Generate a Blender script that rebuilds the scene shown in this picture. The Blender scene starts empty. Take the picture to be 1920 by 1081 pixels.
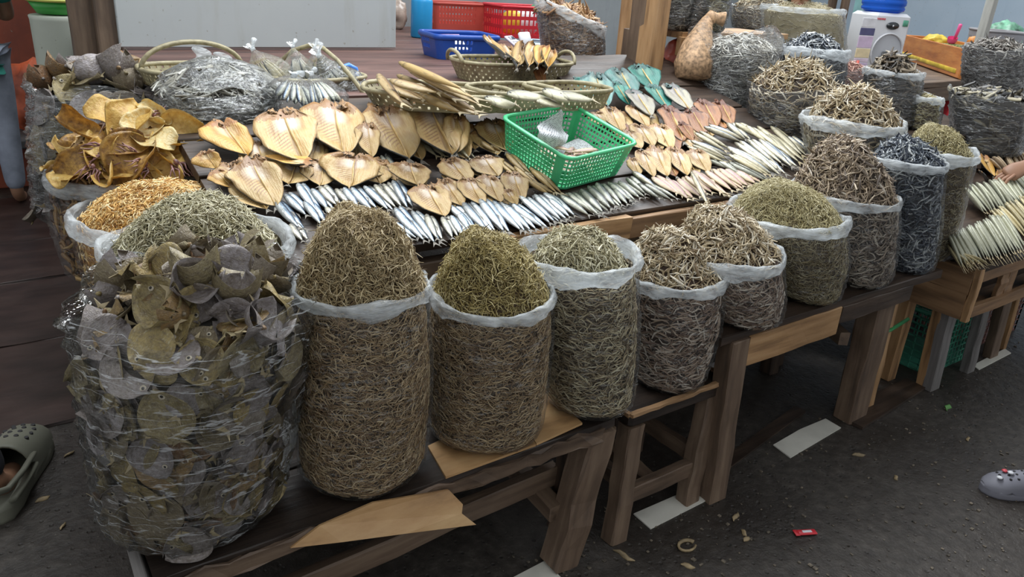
import bpy, bmesh, math, random
import numpy as np
from mathutils import Vector, Matrix, noise
random.seed(11); rng = np.random.default_rng(11)
SC = bpy.context.scene; COL = SC.collection
pi = math.pi

# ------------------------------------------------------------------ camera (eye 1.5 m, fitted vanishing points)
F = 1433.0; CX, CY = 960.0, 540.5; EYE = Vector((0, 0, 1.5))
_d = Vector((720-CX, 4000-CY, F)).normalized()
_x = Vector((3100-CX, 100-CY, F)); _x = (_x-_d*_x.dot(_d)).normalized()
_y = (-_d).cross(_x)
R = Matrix((_x, _y, -_d))                       # world = R @ camera-vector (x right, y down, z forward)
cam = bpy.data.cameras.new('camera'); camo = bpy.data.objects.new('camera', cam); COL.objects.link(camo)
cam.sensor_width = 36; cam.lens = F/1920*36; cam.clip_start = .02; cam.clip_end = 100
_r, _dn, _f = R.col[0], R.col[1], R.col[2]
camo.matrix_world = Matrix(((_r.x, -_dn.x, -_f.x, 0), (_r.y, -_dn.y, -_f.y, 0), (_r.z, -_dn.z, -_f.z, 1.5), (0, 0, 0, 1)))
SC.camera = camo

# ------------------------------------------------------------------ world, lamps, exposure
SC.view_settings.view_transform = 'Standard'; SC.view_settings.look = 'None'
SC.view_settings.gamma = 1; SC.view_settings.use_curve_mapping = False
SC.view_settings.exposure = 0.50
w = bpy.data.worlds.new('hall_daylight'); SC.world = w; w.use_nodes = True
w.node_tree.nodes['Background'].inputs[0].default_value = (.93, .97, 1, 1)
w.node_tree.nodes['Background'].inputs[1].default_value = .50
def area(name, loc, size, power, col, target, sy=None):
    l = bpy.data.lights.new(name, 'AREA'); l.energy = power; l.color = col; l.shape = 'RECTANGLE'; l.size = size; l.size_y = sy or size
    o = bpy.data.objects.new(name, l); COL.objects.link(o); o.location = loc
    o.rotation_euler = (Vector(target)-Vector(loc)).to_track_quat('-Z', 'Y').to_euler(); return o
area('tube_lamp_over_counter', (.85, 2.25, 2.45), 1.2, 14, (.92, .97, 1), (.85, 2.1, .9), .10)
area('tube_lamp_over_counter_right', (2.7, 2.3, 2.9), 1.2, 18, (.94, .97, 1), (2.4, 2.0, .8), .10)
area('roof_skylight', (2.0, 3.2, 4.6), 4.0, 120, (.93, .97, 1), (1.6, 1.8, .5), 2.2)
area('roof_skylight_far', (6.0, 4.5, 4.2), 3.0, 120, (.93, .97, 1), (5.2, 3.2, .8), 2.2)

# ------------------------------------------------------------------ pixel -> point on a real plane
def ray(px, py): return R @ Vector((px-CX, py-CY, F))
def Z(px, py, z): r = ray(px, py); return EYE+r*((z-1.5)/r.z)
def Yp(px, py, y): r = ray(px, py); return EYE+r*(y/r.y)
def D(px, py, ppm): return EYE+R @ (Vector((px-CX, py-CY, F))/ppm)
def ppm(p): c = R.transposed() @ (Vector(p)-EYE); return F/c.z
# sloping fish board: front edge Y 1.6, z .85, rising to the back
SY0, SZ0, SM = 1.6, .85, .27
SN = Vector((0, -SM, 1)).normalized()
def S(px, py, up=0.0, y0=SY0, z0=SZ0, m=SM):
    r = ray(px, py); t = (z0+up-m*y0-1.5)/(r.z-m*r.y); return EYE+r*t

# ------------------------------------------------------------------ object helpers
WM = {}
def thing(name, label, cat, M=None, group=None):
    o = bpy.data.objects.new(name, None); COL.objects.link(o); o.empty_display_size = .05
    M = M or Matrix(); M = Matrix.Translation(M) if isinstance(M, Vector) else M
    o.matrix_basis = M; WM[o.name] = M.copy(); tag(o, label, cat, group); return o
def tag(o, label=None, cat=None, group=None, kind=None):
    if label: o['label'] = label
    if cat: o['category'] = cat
    if group: o['group'] = group
    if kind: o['kind'] = kind
    return o
def place(o, M, parent=None):
    WM[o.name] = M.copy()
    if parent: o.parent = parent; o.matrix_basis = WM[parent.name].inverted() @ M
    else: o.matrix_basis = M
def mesh_of(name, v, f, mat, smooth=True, uv=None, idx=None):
    me = bpy.data.meshes.new(name)
    me.from_pydata([tuple(p) for p in v], [], f)
    for m in (mat if isinstance(mat, (list, tuple)) else [mat]): me.materials.append(m)
    if smooth: me.polygons.foreach_set('use_smooth', [True]*len(f))
    if idx is not None: me.polygons.foreach_set('material_index', idx)
    if uv is not None:
        l = me.uv_layers.new(name='UVMap'); li = np.zeros(len(me.loops), 'i'); me.loops.foreach_get('vertex_index', li)
        l.data.foreach_set('uv', np.asarray(uv, 'f')[li].ravel())
    me.update(); return me
def make(name, v, f, mat, parent=None, M=None, smooth=True, uv=None, idx=None):
    o = bpy.data.objects.new(name, mesh_of(name, v, f, mat, smooth, uv, idx)); COL.objects.link(o)
    place(o, M or (WM[parent.name] if parent else Matrix()), parent); return o
def makeL(name, v, f, mat, parent, **k):        # vertices in the parent's own frame
    return make(name, v, f, mat, parent, WM[parent.name], **k)
def link_mesh(name, me, M, parent=None):
    o = bpy.data.objects.new(name, me); COL.objects.link(o); place(o, M, parent); return o
def dup(root, M, label=None, group=None):
    r = root.copy(); COL.objects.link(r); r.matrix_basis = M; WM[r.name] = M.copy()
    if label: r['label'] = label
    if group: r['group'] = group
    def kids(a, b):
        for c in a.children:
            d = c.copy(); COL.objects.link(d); d.parent = b; d.matrix_basis = c.matrix_basis; WM[d.name] = WM[b.name] @ c.matrix_basis; kids(c, d)
    kids(root, r); return r
ORD = 'first second third fourth fifth sixth seventh eighth ninth tenth eleventh twelfth thirteenth fourteenth fifteenth sixteenth seventeenth eighteenth nineteenth twentieth'.split()
ORD += ['twenty-'+q for q in ORD[:9]]
def ordlab(label, k): a, b = label.split('|'); return '%s, %s from the left %s' % (a, ORD[k], b)
class Proto:
    """first placement uses the thing itself, later ones are copies"""
    def __init__(s, root): s.root = root; s.used = False
    def put(s, M, label, group=None):
        if not s.used:
            s.used = True; s.root.matrix_basis = M; WM[s.root.name] = M.copy(); s.root['label'] = label
            if group: s.root['group'] = group
            return s.root
        r = dup(s.root, M, label)
        if group: r['group'] = group
        elif 'group' in r: del r['group']
        return r
def frame(o, x, y, z, s=(1, 1, 1)):
    x, y, z = x*s[0], y*s[1], z*s[2]
    return Matrix(((x.x, y.x, z.x, o.x), (x.y, y.y, z.y, o.y), (x.z, y.z, z.z, o.z), (0, 0, 0, 1)))
def TR(loc, rz=0, rx=0, ry=0, s=1):
    sc = Matrix.Diagonal((*(s if isinstance(s, tuple) else (s, s, s)), 1))
    return Matrix.Translation(loc) @ Matrix.Rotation(rz, 4, 'Z') @ Matrix.Rotation(ry, 4, 'Y') @ Matrix.Rotation(rx, 4, 'X') @ sc
def joinm(parts):
    v, f = [], []
    for a, b in parts:
        k = len(v); v += [Vector(p) for p in a]; f += [tuple(i+k for i in q) for q in b]
    return v, f
def boxm(c, s, ch=.004, M=None):
    """chamfered box: c centre, s full size"""
    hx, hy, hz = s[0]/2, s[1]/2, s[2]/2; ch = min(ch, hx*.8, hy*.8, hz*.8)
    v, f = [], []
    for zz, k in ((-hz, ch), (-hz+ch, 0), (hz-ch, 0), (hz, ch)):
        for sx, sy in ((-1, -1), (1, -1), (1, 1), (-1, 1)):
            for q in ((0, 1), (1, 0)) if sx*sy > 0 else ((1, 0), (0, 1)):
                v.append(Vector((c[0]+sx*(hx-k-q[0]*ch), c[1]+sy*(hy-k-q[1]*ch), c[2]+zz)))
    for r in range(3):
        for i in range(8): j = (i+1) % 8; f.append((r*8+i, r*8+j, r*8+8+j, r*8+8+i))
    f.append(tuple(range(7, -1, -1))); f.append(tuple(range(24, 32)))
    if M: v = [M @ p for p in v]
    return v, f
def tubem(pts, rad, n=8, cap=True, flat=1.0):
    pts = [Vector(p) for p in pts]; v, f = [], []; m = len(pts)
    rad = rad if isinstance(rad, (list, tuple)) else [rad]*m
    t0 = (pts[1]-pts[0]).normalized(); a = t0.orthogonal().normalized()
    for i, p in enumerate(pts):
        t = (pts[min(i+1, m-1)]-pts[max(i-1, 0)]).normalized(); a = (a-t*a.dot(t)).normalized(); b = t.cross(a)
        for k in range(n):
            q = 2*pi*k/n; v.append(p+(a*math.cos(q)+b*math.sin(q)*flat)*rad[i])
    for i in range(m-1):
        for k in range(n): j = (k+1) % n; f.append((i*n+k, i*n+j, (i+1)*n+j, (i+1)*n+k))
    if cap: f.append(tuple(range(n-1, -1, -1))); f.append(tuple(range((m-1)*n, m*n)))
    return v, f
def lathem(prof, n=24, cap=(True, True), wob=0):
    v, f = [], []
    for r, z in prof:
        for k in range(n):
            q = 2*pi*k/n; rr = r*(1+wob*math.sin(3*q+z*20)); v.append(Vector((rr*math.cos(q), rr*math.sin(q), z)))
    for i in range(len(prof)-1):
        for k in range(n): j = (k+1) % n; f.append((i*n+k, i*n+j, (i+1)*n+j, (i+1)*n+k))
    if cap[0]: f.append(tuple(range(n-1, -1, -1)))
    if cap[1]: f.append(tuple(range((len(prof)-1)*n, len(prof)*n)))
    return v, f
def beam(name, p0, p1, w, h, mat, parent=None, up=Vector((0, 0, 1)), jit=.003, seg=6, taper=1.0):
    """rough sawn timber from p0 to p1; local x runs along it so the grain follows"""
    p0, p1 = Vector(p0), Vector(p1); L = (p1-p0).length; x = (p1-p0).normalized()
    if abs(x.dot(up)) > .95: up = Vector((0, 1, 0))
    y = up.cross(x).normalized(); z = x.cross(y); c = min(w, h)*.08
    sec = [(-w/2+c, -h/2), (w/2-c, -h/2), (w/2, -h/2+c), (w/2, h/2-c), (w/2-c, h/2), (-w/2+c, h/2), (-w/2, h/2-c), (-w/2, -h/2+c)]
    v, f = [], []; rr = random.Random(hash((round(p0.x, 3), round(p1.z, 3), round(p0.y, 3))) & 0xffff)
    for i in range(seg+1):
        s = 1+(taper-1)*i/seg; oy, oz = rr.uniform(-jit, jit)*.6, rr.uniform(-jit, jit)*.6
        for a, b in sec: v.append(Vector((L*i/seg+(rr.uniform(-jit, jit) if i in (0, seg) else 0), a*s+oy+rr.uniform(-jit, jit)*.5, b*s+oz+rr.uniform(-jit, jit)*.5)))
    for i in range(seg):
        for k in range(8): j = (k+1) % 8; f.append((i*8+k, i*8+j, i*8+8+j, i*8+8+k))
    f.append(tuple(range(7, -1, -1))); f.append(tuple(range(seg*8, seg*8+8)))
    return make(name, v, f, mat, parent, frame(p0, x, y, z), smooth=False)

# ------------------------------------------------------------------ materials
class MB:
    def __init__(s, name):
        s.m = bpy.data.materials.new(name); s.m.use_nodes = True; s.t = s.m.node_tree; s.t.nodes.clear()
        s.out = s.t.nodes.new('ShaderNodeOutputMaterial')
    def n(s, typ, props=None, **ins):
        k = s.t.nodes.new('ShaderNode'+typ)
        for a, b in (props or {}).items(): setattr(k, a, b)
        for a, b in ins.items():
            i = k.inputs[int(a[1:])] if a[0] == '_' and a[1:].isdigit() else k.inputs[a.replace('_', ' ')]
            s.set(i, b)
        return k
    def set(s, i, b):
        if isinstance(b, bpy.types.NodeSocket): s.t.links.new(b, i)
        elif isinstance(b, bpy.types.Node): s.t.links.new(b.outputs[0], i)
        else:
            if isinstance(b, tuple) and len(b) == 3 and i.type == 'RGBA': b = (*b, 1)
            i.default_value = b
    def ramp(s, fac, stops, interp='LINEAR'):
        k = s.n('ValToRGB'); e = k.color_ramp; e.interpolation = interp; s.set(k.inputs[0], fac)
        while len(e.elements) < len(stops): e.elements.new(.5)
        for q, (p, c) in zip(e.elements, stops): q.position = p; q.color = (*c, 1) if isinstance(c, tuple) else (c, c, c, 1)
        return k.outputs[0]
    def mix(s, f, a, b, mode='MIX'):
        k = s.n('Mix', {'data_type': 'RGBA', 'blend_type': mode}); s.set(k.inputs[0], f); s.set(k.inputs[6], a); s.set(k.inputs[7], b); return k.outputs[2]
    def math(s, op, a, b=0.0, clamp=False):
        k = s.n('Math', {'operation': op, 'use_clamp': clamp}); s.set(k.inputs[0], a); s.set(k.inputs[1], b); return k.outputs[0]
    def co(s, scale=(1, 1, 1), which='Object', rnd=True):
        c = s.n('TexCoord').outputs[which]; k = s.n('Mapping'); s.set(k.inputs[0], c); k.inputs[3].default_value = scale
        if rnd:
            q = s.n('ObjectInfo').outputs['Random']; h = s.n('CombineXYZ'); m_ = s.math('MULTIPLY', q, 37.0)
            for i in range(3): s.set(h.inputs[i], m_)
            s.set(k.inputs[1], h.outputs[0])
        return k.outputs[0]
    def noise(s, co, scale, detail=4, rough=.55, out=0): return s.n('TexNoise', None, Vector=co, Scale=scale, Detail=detail, Roughness=rough).outputs[out]
    def bump(s, h, st=.3, dist=.01): return s.n('Bump', None, Height=h, Strength=st, Distance=dist).outputs[0]
    def bsdf(s, **k):
        b = s.n('BsdfPrincipled')
        for a, v in k.items(): s.set(b.inputs[a.replace('_', ' ')], v)
        s.t.links.new(b.outputs[0], s.out.inputs[0]); return s.m
def plain(name, c, rough=.5, var=.12, scale=8, spec=.5, **k):
    b = MB(name); n = b.noise(b.co(), scale, 5)
    lo = tuple(x*(1-var*2) for x in c); hi = tuple(min(1, x*(1+var)) for x in c)
    return b.bsdf(Base_Color=b.ramp(n, [(.3, lo), (.7, hi)]), Roughness=rough, Specular_IOR_Level=spec, **k)
def wood(name, a, bcol, dark, rough=.6, wet=.35, along=2.5, across=28):
    b = MB(name); g = b.noise(b.co((along, across, across)), 1.0, 6, .6); st = b.noise(b.co((3, 5, 5)), 1.6, 4)
    c = b.ramp(g, [(.25, dark), (.48, a), (.72, bcol)])
    c = b.mix(b.ramp(st, [(.42, 0.0), (.66, wet)]), c, dark)
    return b.bsdf(Base_Color=c, Roughness=b.ramp(st, [(.3, rough), (.7, rough*.7)]), Normal=b.bump(g, .5, .006))
def film(name, haze=.018, tint=(.9, .93, .95), rough=.13, bs=.8, sc=(5, 5, 16), k=.38, streak=.20, ws=2.2):
    b = MB(name); co = b.co(sc); n1 = b.noise(co, 1.2, 6, .65); n2 = b.noise(b.co((14, 14, 30)), 1.0, 4, .6)
    h = b.math('ADD', n1, b.math('MULTIPLY', n2, .35)); nr = b.bump(h, bs, .03)
    gl = b.n('BsdfGlossy', None, Color=(1, 1, 1), Roughness=rough, Normal=nr)
    tr = b.n('BsdfTransparent', None, Color=(.97, .98, .98)); df = b.n('BsdfDiffuse', None, Color=tint, Normal=nr)
    tl = b.n('BsdfTranslucent', None, Color=tint, Normal=nr); d2 = b.n('MixShader', None, _0=.4, _1=df, _2=tl)
    wr = b.ramp(b.n('TexWave', {'wave_type': 'BANDS', 'bands_direction': 'Z'}, Vector=b.co((1.5, 1.5, 9)), Scale=ws, Distortion=16, Detail=5, Detail_Scale=2.5).outputs[0], [(.955, 0.0), (1.0, streak)])  # pale wavy bands painted into the film stand in for gloss on creases
    hz = b.math('ADD', wr, haze); m1 = b.n('MixShader', None, _0=hz, _1=tr, _2=d2)
    fr = b.math('ADD', b.math('MULTIPLY', b.n('Fresnel', None, IOR=1.45, Normal=nr).outputs[0], k), .004, True)
    m2 = b.n('MixShader', None, _0=fr, _1=m1, _2=gl); b.t.links.new(m2.outputs[0], b.out.inputs[0]); return b.m
def strandm(name, cols, rough=.45, spec=.5):
    b = MB(name); r = b.n('NewGeometry').outputs['Random Per Island']; n = len(cols)
    c = b.ramp(r, [((i+.5)/n, q) for i, q in enumerate(cols)])
    return b.bsdf(Base_Color=c, Roughness=rough, Specular_IOR_Level=spec)
W_dark = wood('wet_dark_wood', (.045, .028, .019), (.085, .055, .037), (.014, .010, .008), .55, .5)
W_black = wood('black_wet_wood', (.026, .018, .014), (.05, .034, .025), (.010, .008, .007), .5, .5)
W_mid = wood('weathered_brown_wood', (.135, .088, .058), (.215, .15, .10), (.045, .030, .021), .65, .4)
W_tan = wood('tan_sawn_wood', (.40, .23, .105), (.52, .33, .17), (.12, .065, .03), .6, .25)
W_grey = wood('grey_weathered_board', (.16, .15, .145), (.25, .235, .225), (.06, .055, .05), .7, .3)
W_red = wood('worn_dark_red_planks', (.125, .062, .050), (.185, .105, .085), (.045, .024, .02), .6, .35, 1.2, 9)
W_box = wood('brown_box_wood', (.24, .135, .066), (.33, .20, .105), (.08, .045, .024), .6, .3)
FILM = film('clear_bag_film')
FILM_shiny = film('glossy_crinkled_film', .06, bs=1.0, rough=.12, sc=(6, 6, 12), k=1.1, streak=.5)
FILM_big = film('creased_clear_film', .012, bs=1.0, rough=.13, sc=(2.5, 2.5, 9), k=.75, streak=.4, ws=1.1)
FILM_thin = film('thin_clear_film', .03, bs=.8, rough=.12, sc=(7, 7, 9), k=.6, streak=.2)
def rimmat():
    b = MB('rolled_milky_plastic'); n = b.noise(b.co((12, 12, 40)), 1.3, 5, .6); nr = b.bump(n, .7, .02)
    p = b.n('BsdfPrincipled', None, Base_Color=(.84, .88, .90), Roughness=.20, Normal=nr); p.inputs['Specular IOR Level'].default_value = .6
    tl = b.n('BsdfTranslucent', None, Color=(.8, .85, .88)); m0 = b.n('MixShader', None, _0=.3, _1=p, _2=tl)
    tr = b.n('BsdfTransparent', None, Color=(1, 1, 1)); a = b.ramp(n, [(.34, .12), (.68, .72)])
    m1 = b.n('MixShader', None, _0=a, _1=tr, _2=m0); b.t.links.new(m1.outputs[0], b.out.inputs[0]); return b.m
RIM = rimmat()

# ------------------------------------------------------------------ floor, walls, posts
def floor_mat():
    b = MB('wet_grimy_concrete'); co = b.co((1, 1, 1), rnd=False); n = b.noise(co, 1.3, 6, .6); f = b.noise(co, 26, 6, .65); v = b.n('TexVoronoi', None, Vector=co, Scale=34.0).outputs[0]
    pit = b.ramp(v, [(.10, 1.0), (.22, 0.0)]); sp = b.ramp(b.noise(co, 90, 2), [(.72, 0.0), (.78, 1.0)])
    c = b.ramp(f, [(.3, (.022, .018, .015)), (.55, (.052, .044, .037)), (.8, (.105, .092, .078))])
    c = b.mix(b.ramp(n, [(.4, .0), (.65, .65)]), c, (.020, .015, .012)); c = b.mix(b.math('MULTIPLY', pit, b.ramp(n, [(.42, .7), (.55, 0.0)])), c, (.012, .011, .010)); c = b.mix(sp, c, (.24, .21, .18))
    h = b.math('SUBTRACT', f, b.math('MULTIPLY', pit, .5))
    return b.bsdf(Base_Color=c, Roughness=b.ramp(n, [(.35, .62), (.65, .34)]), Normal=b.bump(h, .55, .012))
FLOORM = floor_mat()
fl = make('floor', *boxm((4, 4, -.05), (20, 16, .1)), FLOORM, smooth=False); tag(fl, kind='structure')
SLAB = wood('dark_maroon_floor_boards', (.040, .024, .020), (.062, .036, .030), (.016, .011, .010), .5, .5, 2, 7)
for a, b_, c_, d_ in ((-1.2, .55, 2.62, 3.30), (-1.2, .55, 3.312, 4.0), (-1.2, .55, 4.012, 4.6), (-1.2, .55, 4.612, 5.5)):
    o = beam('slab', (a, (c_+d_)/2, .004), (b_, (c_+d_)/2, .004), d_-c_, .012, SLAB, fl, jit=.006, seg=10)
def wallm(name, c, st, cold):
    b = MB(name); co = b.co(rnd=False); n = b.noise(co, 2.2, 6, .6); s = b.noise(b.co((9, 9, 1.2), rnd=False), 1.0, 5, .6); sp = b.ramp(b.noise(co, 45, 2), [(.70, 0.0), (.74, .7)])
    q = b.ramp(n, [(.3, cold), (.7, c)]); q = b.mix(b.ramp(s, [(.56, 0.0), (.75, .5)]), q, st); q = b.mix(sp, q, (.25, .24, .2))
    return b.bsdf(Base_Color=q, Roughness=.6, Normal=b.bump(n, .15, .01))
WHITE = wallm('stained_white_panel', (.43, .46, .46), (.33, .33, .29), (.39, .42, .43))
GREYW = wallm('bare_grey_concrete', (.34, .36, .37), (.20, .22, .24), (.27, .29, .30))
REDW = wallm('flaking_red_painted_wall', (.36, .085, .040), (.10, .04, .03), (.16, .045, .03))
BLUEW = wallm('pale_blue_sheeting', (.42, .50, .58), (.30, .38, .48), (.36, .45, .54))
def struct(name, m, mat): return tag(make(name, *m, mat, smooth=False), kind='structure')
struct('wall_partition', boxm((1.26, 3.80, 1.92), (1.32, .03, 1.66)), WHITE)
struct('wall_back', boxm((2.6, 5.35, 1.6), (3.8, .06, 3.2)), GREYW)
struct('wall_left', boxm((-.3, 6.6, 1.6), (3.0, .08, 3.2)), REDW)
struct('wall_right', boxm((9.5, 6.0, 1.7), (.06, 9.0, 3.4)), BLUEW)
struct('wall_far', boxm((6.9, 7.2, 1.7), (5.4, .06, 3.4)), GREYW)
# posts that carry the stall
def post(label, px, py, y, w, d, top=3.0, mat=W_mid, z0=0.0):
    p = Yp(px, py, y); t = thing('timber_post', label, 'post', Vector((p.x, p.y, z0)))
    beam('upright', (p.x, p.y, z0), (p.x, p.y, top), w, d, mat, t, jit=.004, seg=8); return t
post('left brown timber post beside the white panel', 172, 120, 3.92, .125, .07)
post('right brown timber post touching the white panel', 211, 120, 3.86, .095, .08)
post('thick pale timber post between the bag of brown fish and the hanging bag', 1219, 100, 2.66, .095, .10, mat=W_tan)
post('grey brown timber post left of the thick pale post', 1196, 100, 2.72, .06, .10, mat=W_mid)
post('thin timber post behind the bag of brown fish', 1172, 60, 3.25, .05, .06, mat=W_tan)

# ------------------------------------------------------------------ sloping fish counter and the plank platform behind it
def surf(X, Y_): return Vector((X, Y_, SZ0+SM*(Y_-SY0)))
ct = thing('fish_counter', 'long sloping wooden counter covered with rows of dried fish', 'counter', Vector((1.6, 1.6, 0)))
yy = 1.615
for i, wd in enumerate((.20, .22, .20, .23)):
    a = surf(.47, yy+wd/2); b_ = surf(2.85, yy+wd/2); a.z -= .022; b_.z -= .022
    beam('counter_board', a, b_, wd-.006, .026, W_dark, ct, up=SN, jit=.002); yy += wd
beam('front_rail', (1.05, 1.60, .805), (1.60, 1.60, .805), .03, .07, W_tan, ct)
beam('front_rail', (1.60, 1.605, .80), (2.62, 1.605, .80), .03, .062, W_box, ct)
beam('under_beam', (.5, 1.66, .74), (2.8, 1.66, .74), .05, .09, W_mid, ct)
for x_, y_ in ((.62, 1.9), (1.6, 1.72), (2.7, 1.72), (.62, 2.4), (2.7, 2.4)):
    beam('leg', (x_, y_, 0), (x_, y_, SZ0+SM*(y_-SY0)-.04), .07, .06, W_dark, ct)
pl = thing('plank_platform', 'dark red worn plank platform behind the fish counter', 'platform', Vector((1.9, 3, 0)))
yy = 2.47
for wd in (.30, .42, .36, .33, .40, .38, .34, .30):
    beam('plank', (.60, yy+wd/2, 1.062), (3.0, yy+wd/2, 1.062), wd-.008, .034, W_red, pl, jit=.003); yy += wd
for x_ in (.66, 1.8, 2.95):
    for y_ in (2.55, 5.2): beam('leg', (x_, y_, 0), (x_, y_, 1.045), .08, .08, W_dark, pl)
# ------------------------------------------------------------------ front bench, stool, table
bn = thing('low_wooden_bench', 'low dark wet wooden bench under the four big front sacks', 'bench', Vector((.68, 1.5, 0)))
for y0, y1 in ((1.20, 1.40), (1.405, 1.60), (1.605, 1.80)):
    beam('top_board', (.14, (y0+y1)/2, .439), (1.245, (y0+y1)/2, .439), y1-y0, .030, W_black, bn, jit=.005, seg=14)
beam('front_edge_strip', (.14, 1.197, .428), (1.20, 1.197, .424), .012, .034, W_mid, bn, jit=.008, seg=26)
beam('end_board', (.135, 1.10, .405), (.135, 1.80, .405), .10, .022, W_grey, bn, up=Vector((1, 0, .35)), jit=.004)
beam('leg', (1.14, 1.235, 0), (1.215, 1.235, .425), .085, .075, W_mid, bn, up=Vector((0, 1, 0)), jit=.008)
beam('leg', (1.185, 1.30, .06), (1.20, 1.30, .425), .06, .05, W_dark, bn, jit=.006)
beam('leg_block', (1.19, 1.26, .10), (1.215, 1.26, .27), .035, .05, W_mid, bn, jit=.006)
for p in ((.20, 1.25), (.20, 1.74), (1.18, 1.74)): beam('leg', (p[0], p[1], 0), (p[0], p[1], .425), .07, .06, W_dark, bn)
beam('long_rail', (.18, 1.33, .17), (1.17, 1.33, .235), .03, .062, W_mid, bn, jit=.005)
beam('cross_brace', (1.12, 1.245, .175), (1.12, 1.72, .21), .05, .05, W_mid, bn)
beam('top_rail', (.2, 1.26, .40), (1.2, 1.26, .40), .03, .05, W_dark, bn)
def slabpoly(name, pts, th, mat, label, cat, up=Vector((0, 0, 1)), group=None):
    n = len(pts); v = [Vector(p) for p in pts]+[Vector(p)-up*th for p in pts]
    f = [tuple(range(n)), tuple(range(2*n-1, n-1, -1))]+[(i+n, (i+1) % n+n, (i+1) % n, i) for i in range(n)]
    c = sum((Vector(p) for p in pts), Vector())/n; M = Matrix.Translation(c)
    return tag(make(name, [p-c for p in v], f, mat, None, M, smooth=False), label, cat, group)
PLY = wood('pale_plywood', (.46, .27, .12), (.58, .38, .19), (.16, .085, .04), .55, .22, 4, 14)
slabpoly('plywood_sheet', [Z(802, 835, .4635), Z(836, 893, .4635), Z(1005, 832, .4635), Z(960, 760, .4635)], .006, PLY, 'pale plywood piece under the middle anchovy sack, left piece with the dark corner', 'plywood')
slabpoly('plywood_sheet', [Z(1006, 831, .4635), Z(1092, 792, .4635), Z(1030, 735, .4635), Z(962, 760, .4635)], .006, PLY, 'pale plywood piece between the third and fourth front sacks', 'plywood')
q = [Yp(545, 1027, 1.185), Yp(600, 985, 1.185), Yp(700, 942, 1.185), Yp(842, 918, 1.18), Yp(868, 945, 1.165), Yp(866, 962, 1.16), Yp(893, 983, 1.15), Yp(760, 1000, 1.155), Yp(640, 1016, 1.165)]
slabpoly('broken_plywood', q, .006, PLY, 'broken splintered plywood sheet hanging from the front edge of the bench', 'plywood', up=Vector((0, -1, .2)))

st = thing('wooden_stool', 'low dark wooden stool under the small anchovy sack', 'stool', Vector((1.52, 1.4, 0)))
v, f = boxm((1.545, 1.395, .388), (.40, .31, .05), .01); make('seat', v, f, W_black, st, Matrix(), smooth=False)
RAT = wood('frayed_light_rim', (.34, .20, .10), (.45, .28, .15), (.12, .07, .035), .6, .2)
for a, b_ in (((1.34, 1.24, .412), (1.748, 1.24, .412)), ((1.748, 1.24, .412), (1.748, 1.55, .412)), ((1.34, 1.24, .412), (1.34, 1.55, .412))):
    beam('rim_strip', a, b_, .014, .012, RAT, st, jit=.004, seg=12)
for x0, y0, x1, y1 in ((1.335, 1.232, 1.375, 1.262), (1.655, 1.245, 1.70, 1.27), (1.40, 1.54, 1.40, 1.52), (1.69, 1.54, 1.69, 1.52)):
    beam('leg', (x0, y0, 0), (x1, y1, .365), .06, .05, W_mid, st, up=Vector((0, 1, 0)), jit=.004)
beam('stretcher', (1.36, 1.25, .125), (1.66, 1.255, .125), .03, .055, W_mid, st)
beam('stretcher', (1.39, 1.26, .15), (1.39, 1.53, .15), .03, .05, W_mid, st)
beam('stretcher', (1.68, 1.26, .15), (1.68, 1.53, .15), .03, .05, W_mid, st)
beam('middle_bar', (1.50, 1.265, .115), (1.50, 1.53, .135), .05, .035, W_mid, st)

tb = thing('wooden_table', 'brown wooden table with a pale front apron under the four right hand sacks', 'table', Vector((2.1, 1.4, 0)))
for y0, y1 in ((1.215, 1.36), (1.365, 1.55), (1.555, 1.72)):
    beam('top_board', (1.64, (y0+y1)/2, .574), (2.86, (y0+y1)/2, .574), y1-y0, .030, W_dark, tb, jit=.004)
beam('apron', (1.765, 1.222, .518), (2.225, 1.222, .518), .022, .098, W_tan, tb)
beam('apron', (2.23, 1.225, .535), (2.66, 1.225, .535), .025, .06, W_dark, tb)
beam('leg', (1.742, 1.222, 0), (1.725, 1.235, .56), .075, .06, W_mid, tb, up=Vector((0, 1, 0)), jit=.004)
beam('leg', (2.60, 1.285, 0), (2.59, 1.285, .56), .11, .08, W_mid, tb, up=Vector((0, 1, 0)), jit=.005)
beam('leg', (2.73, 1.30, 0), (2.70, 1.30, .56), .05, .05, W_tan, tb)
beam('leg', (1.74, 1.68, 0), (1.74, 1.68, .56), .06, .06, W_dark, tb); beam('leg', (2.62, 1.68, 0), (2.62, 1.68, .56), .06, .06, W_dark, tb)
beam('shelf_board', (1.68, 1.46, .355), (2.56, 1.46, .355), .12, .02, W_grey, tb)
beam('brace', (2.45, 1.30, .36), (2.62, 1.62, .36), .04, .05, W_mid, tb)
slabpoly('dark_crate_side', [(1.85, 1.80, 0), (2.55, 1.80, 0), (2.55, 1.80, .30), (1.85, 1.80, .30)], .02, W_dark, 'dark wooden board standing on the floor under the table', 'board', up=Vector((0, -1, 0)))

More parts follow.
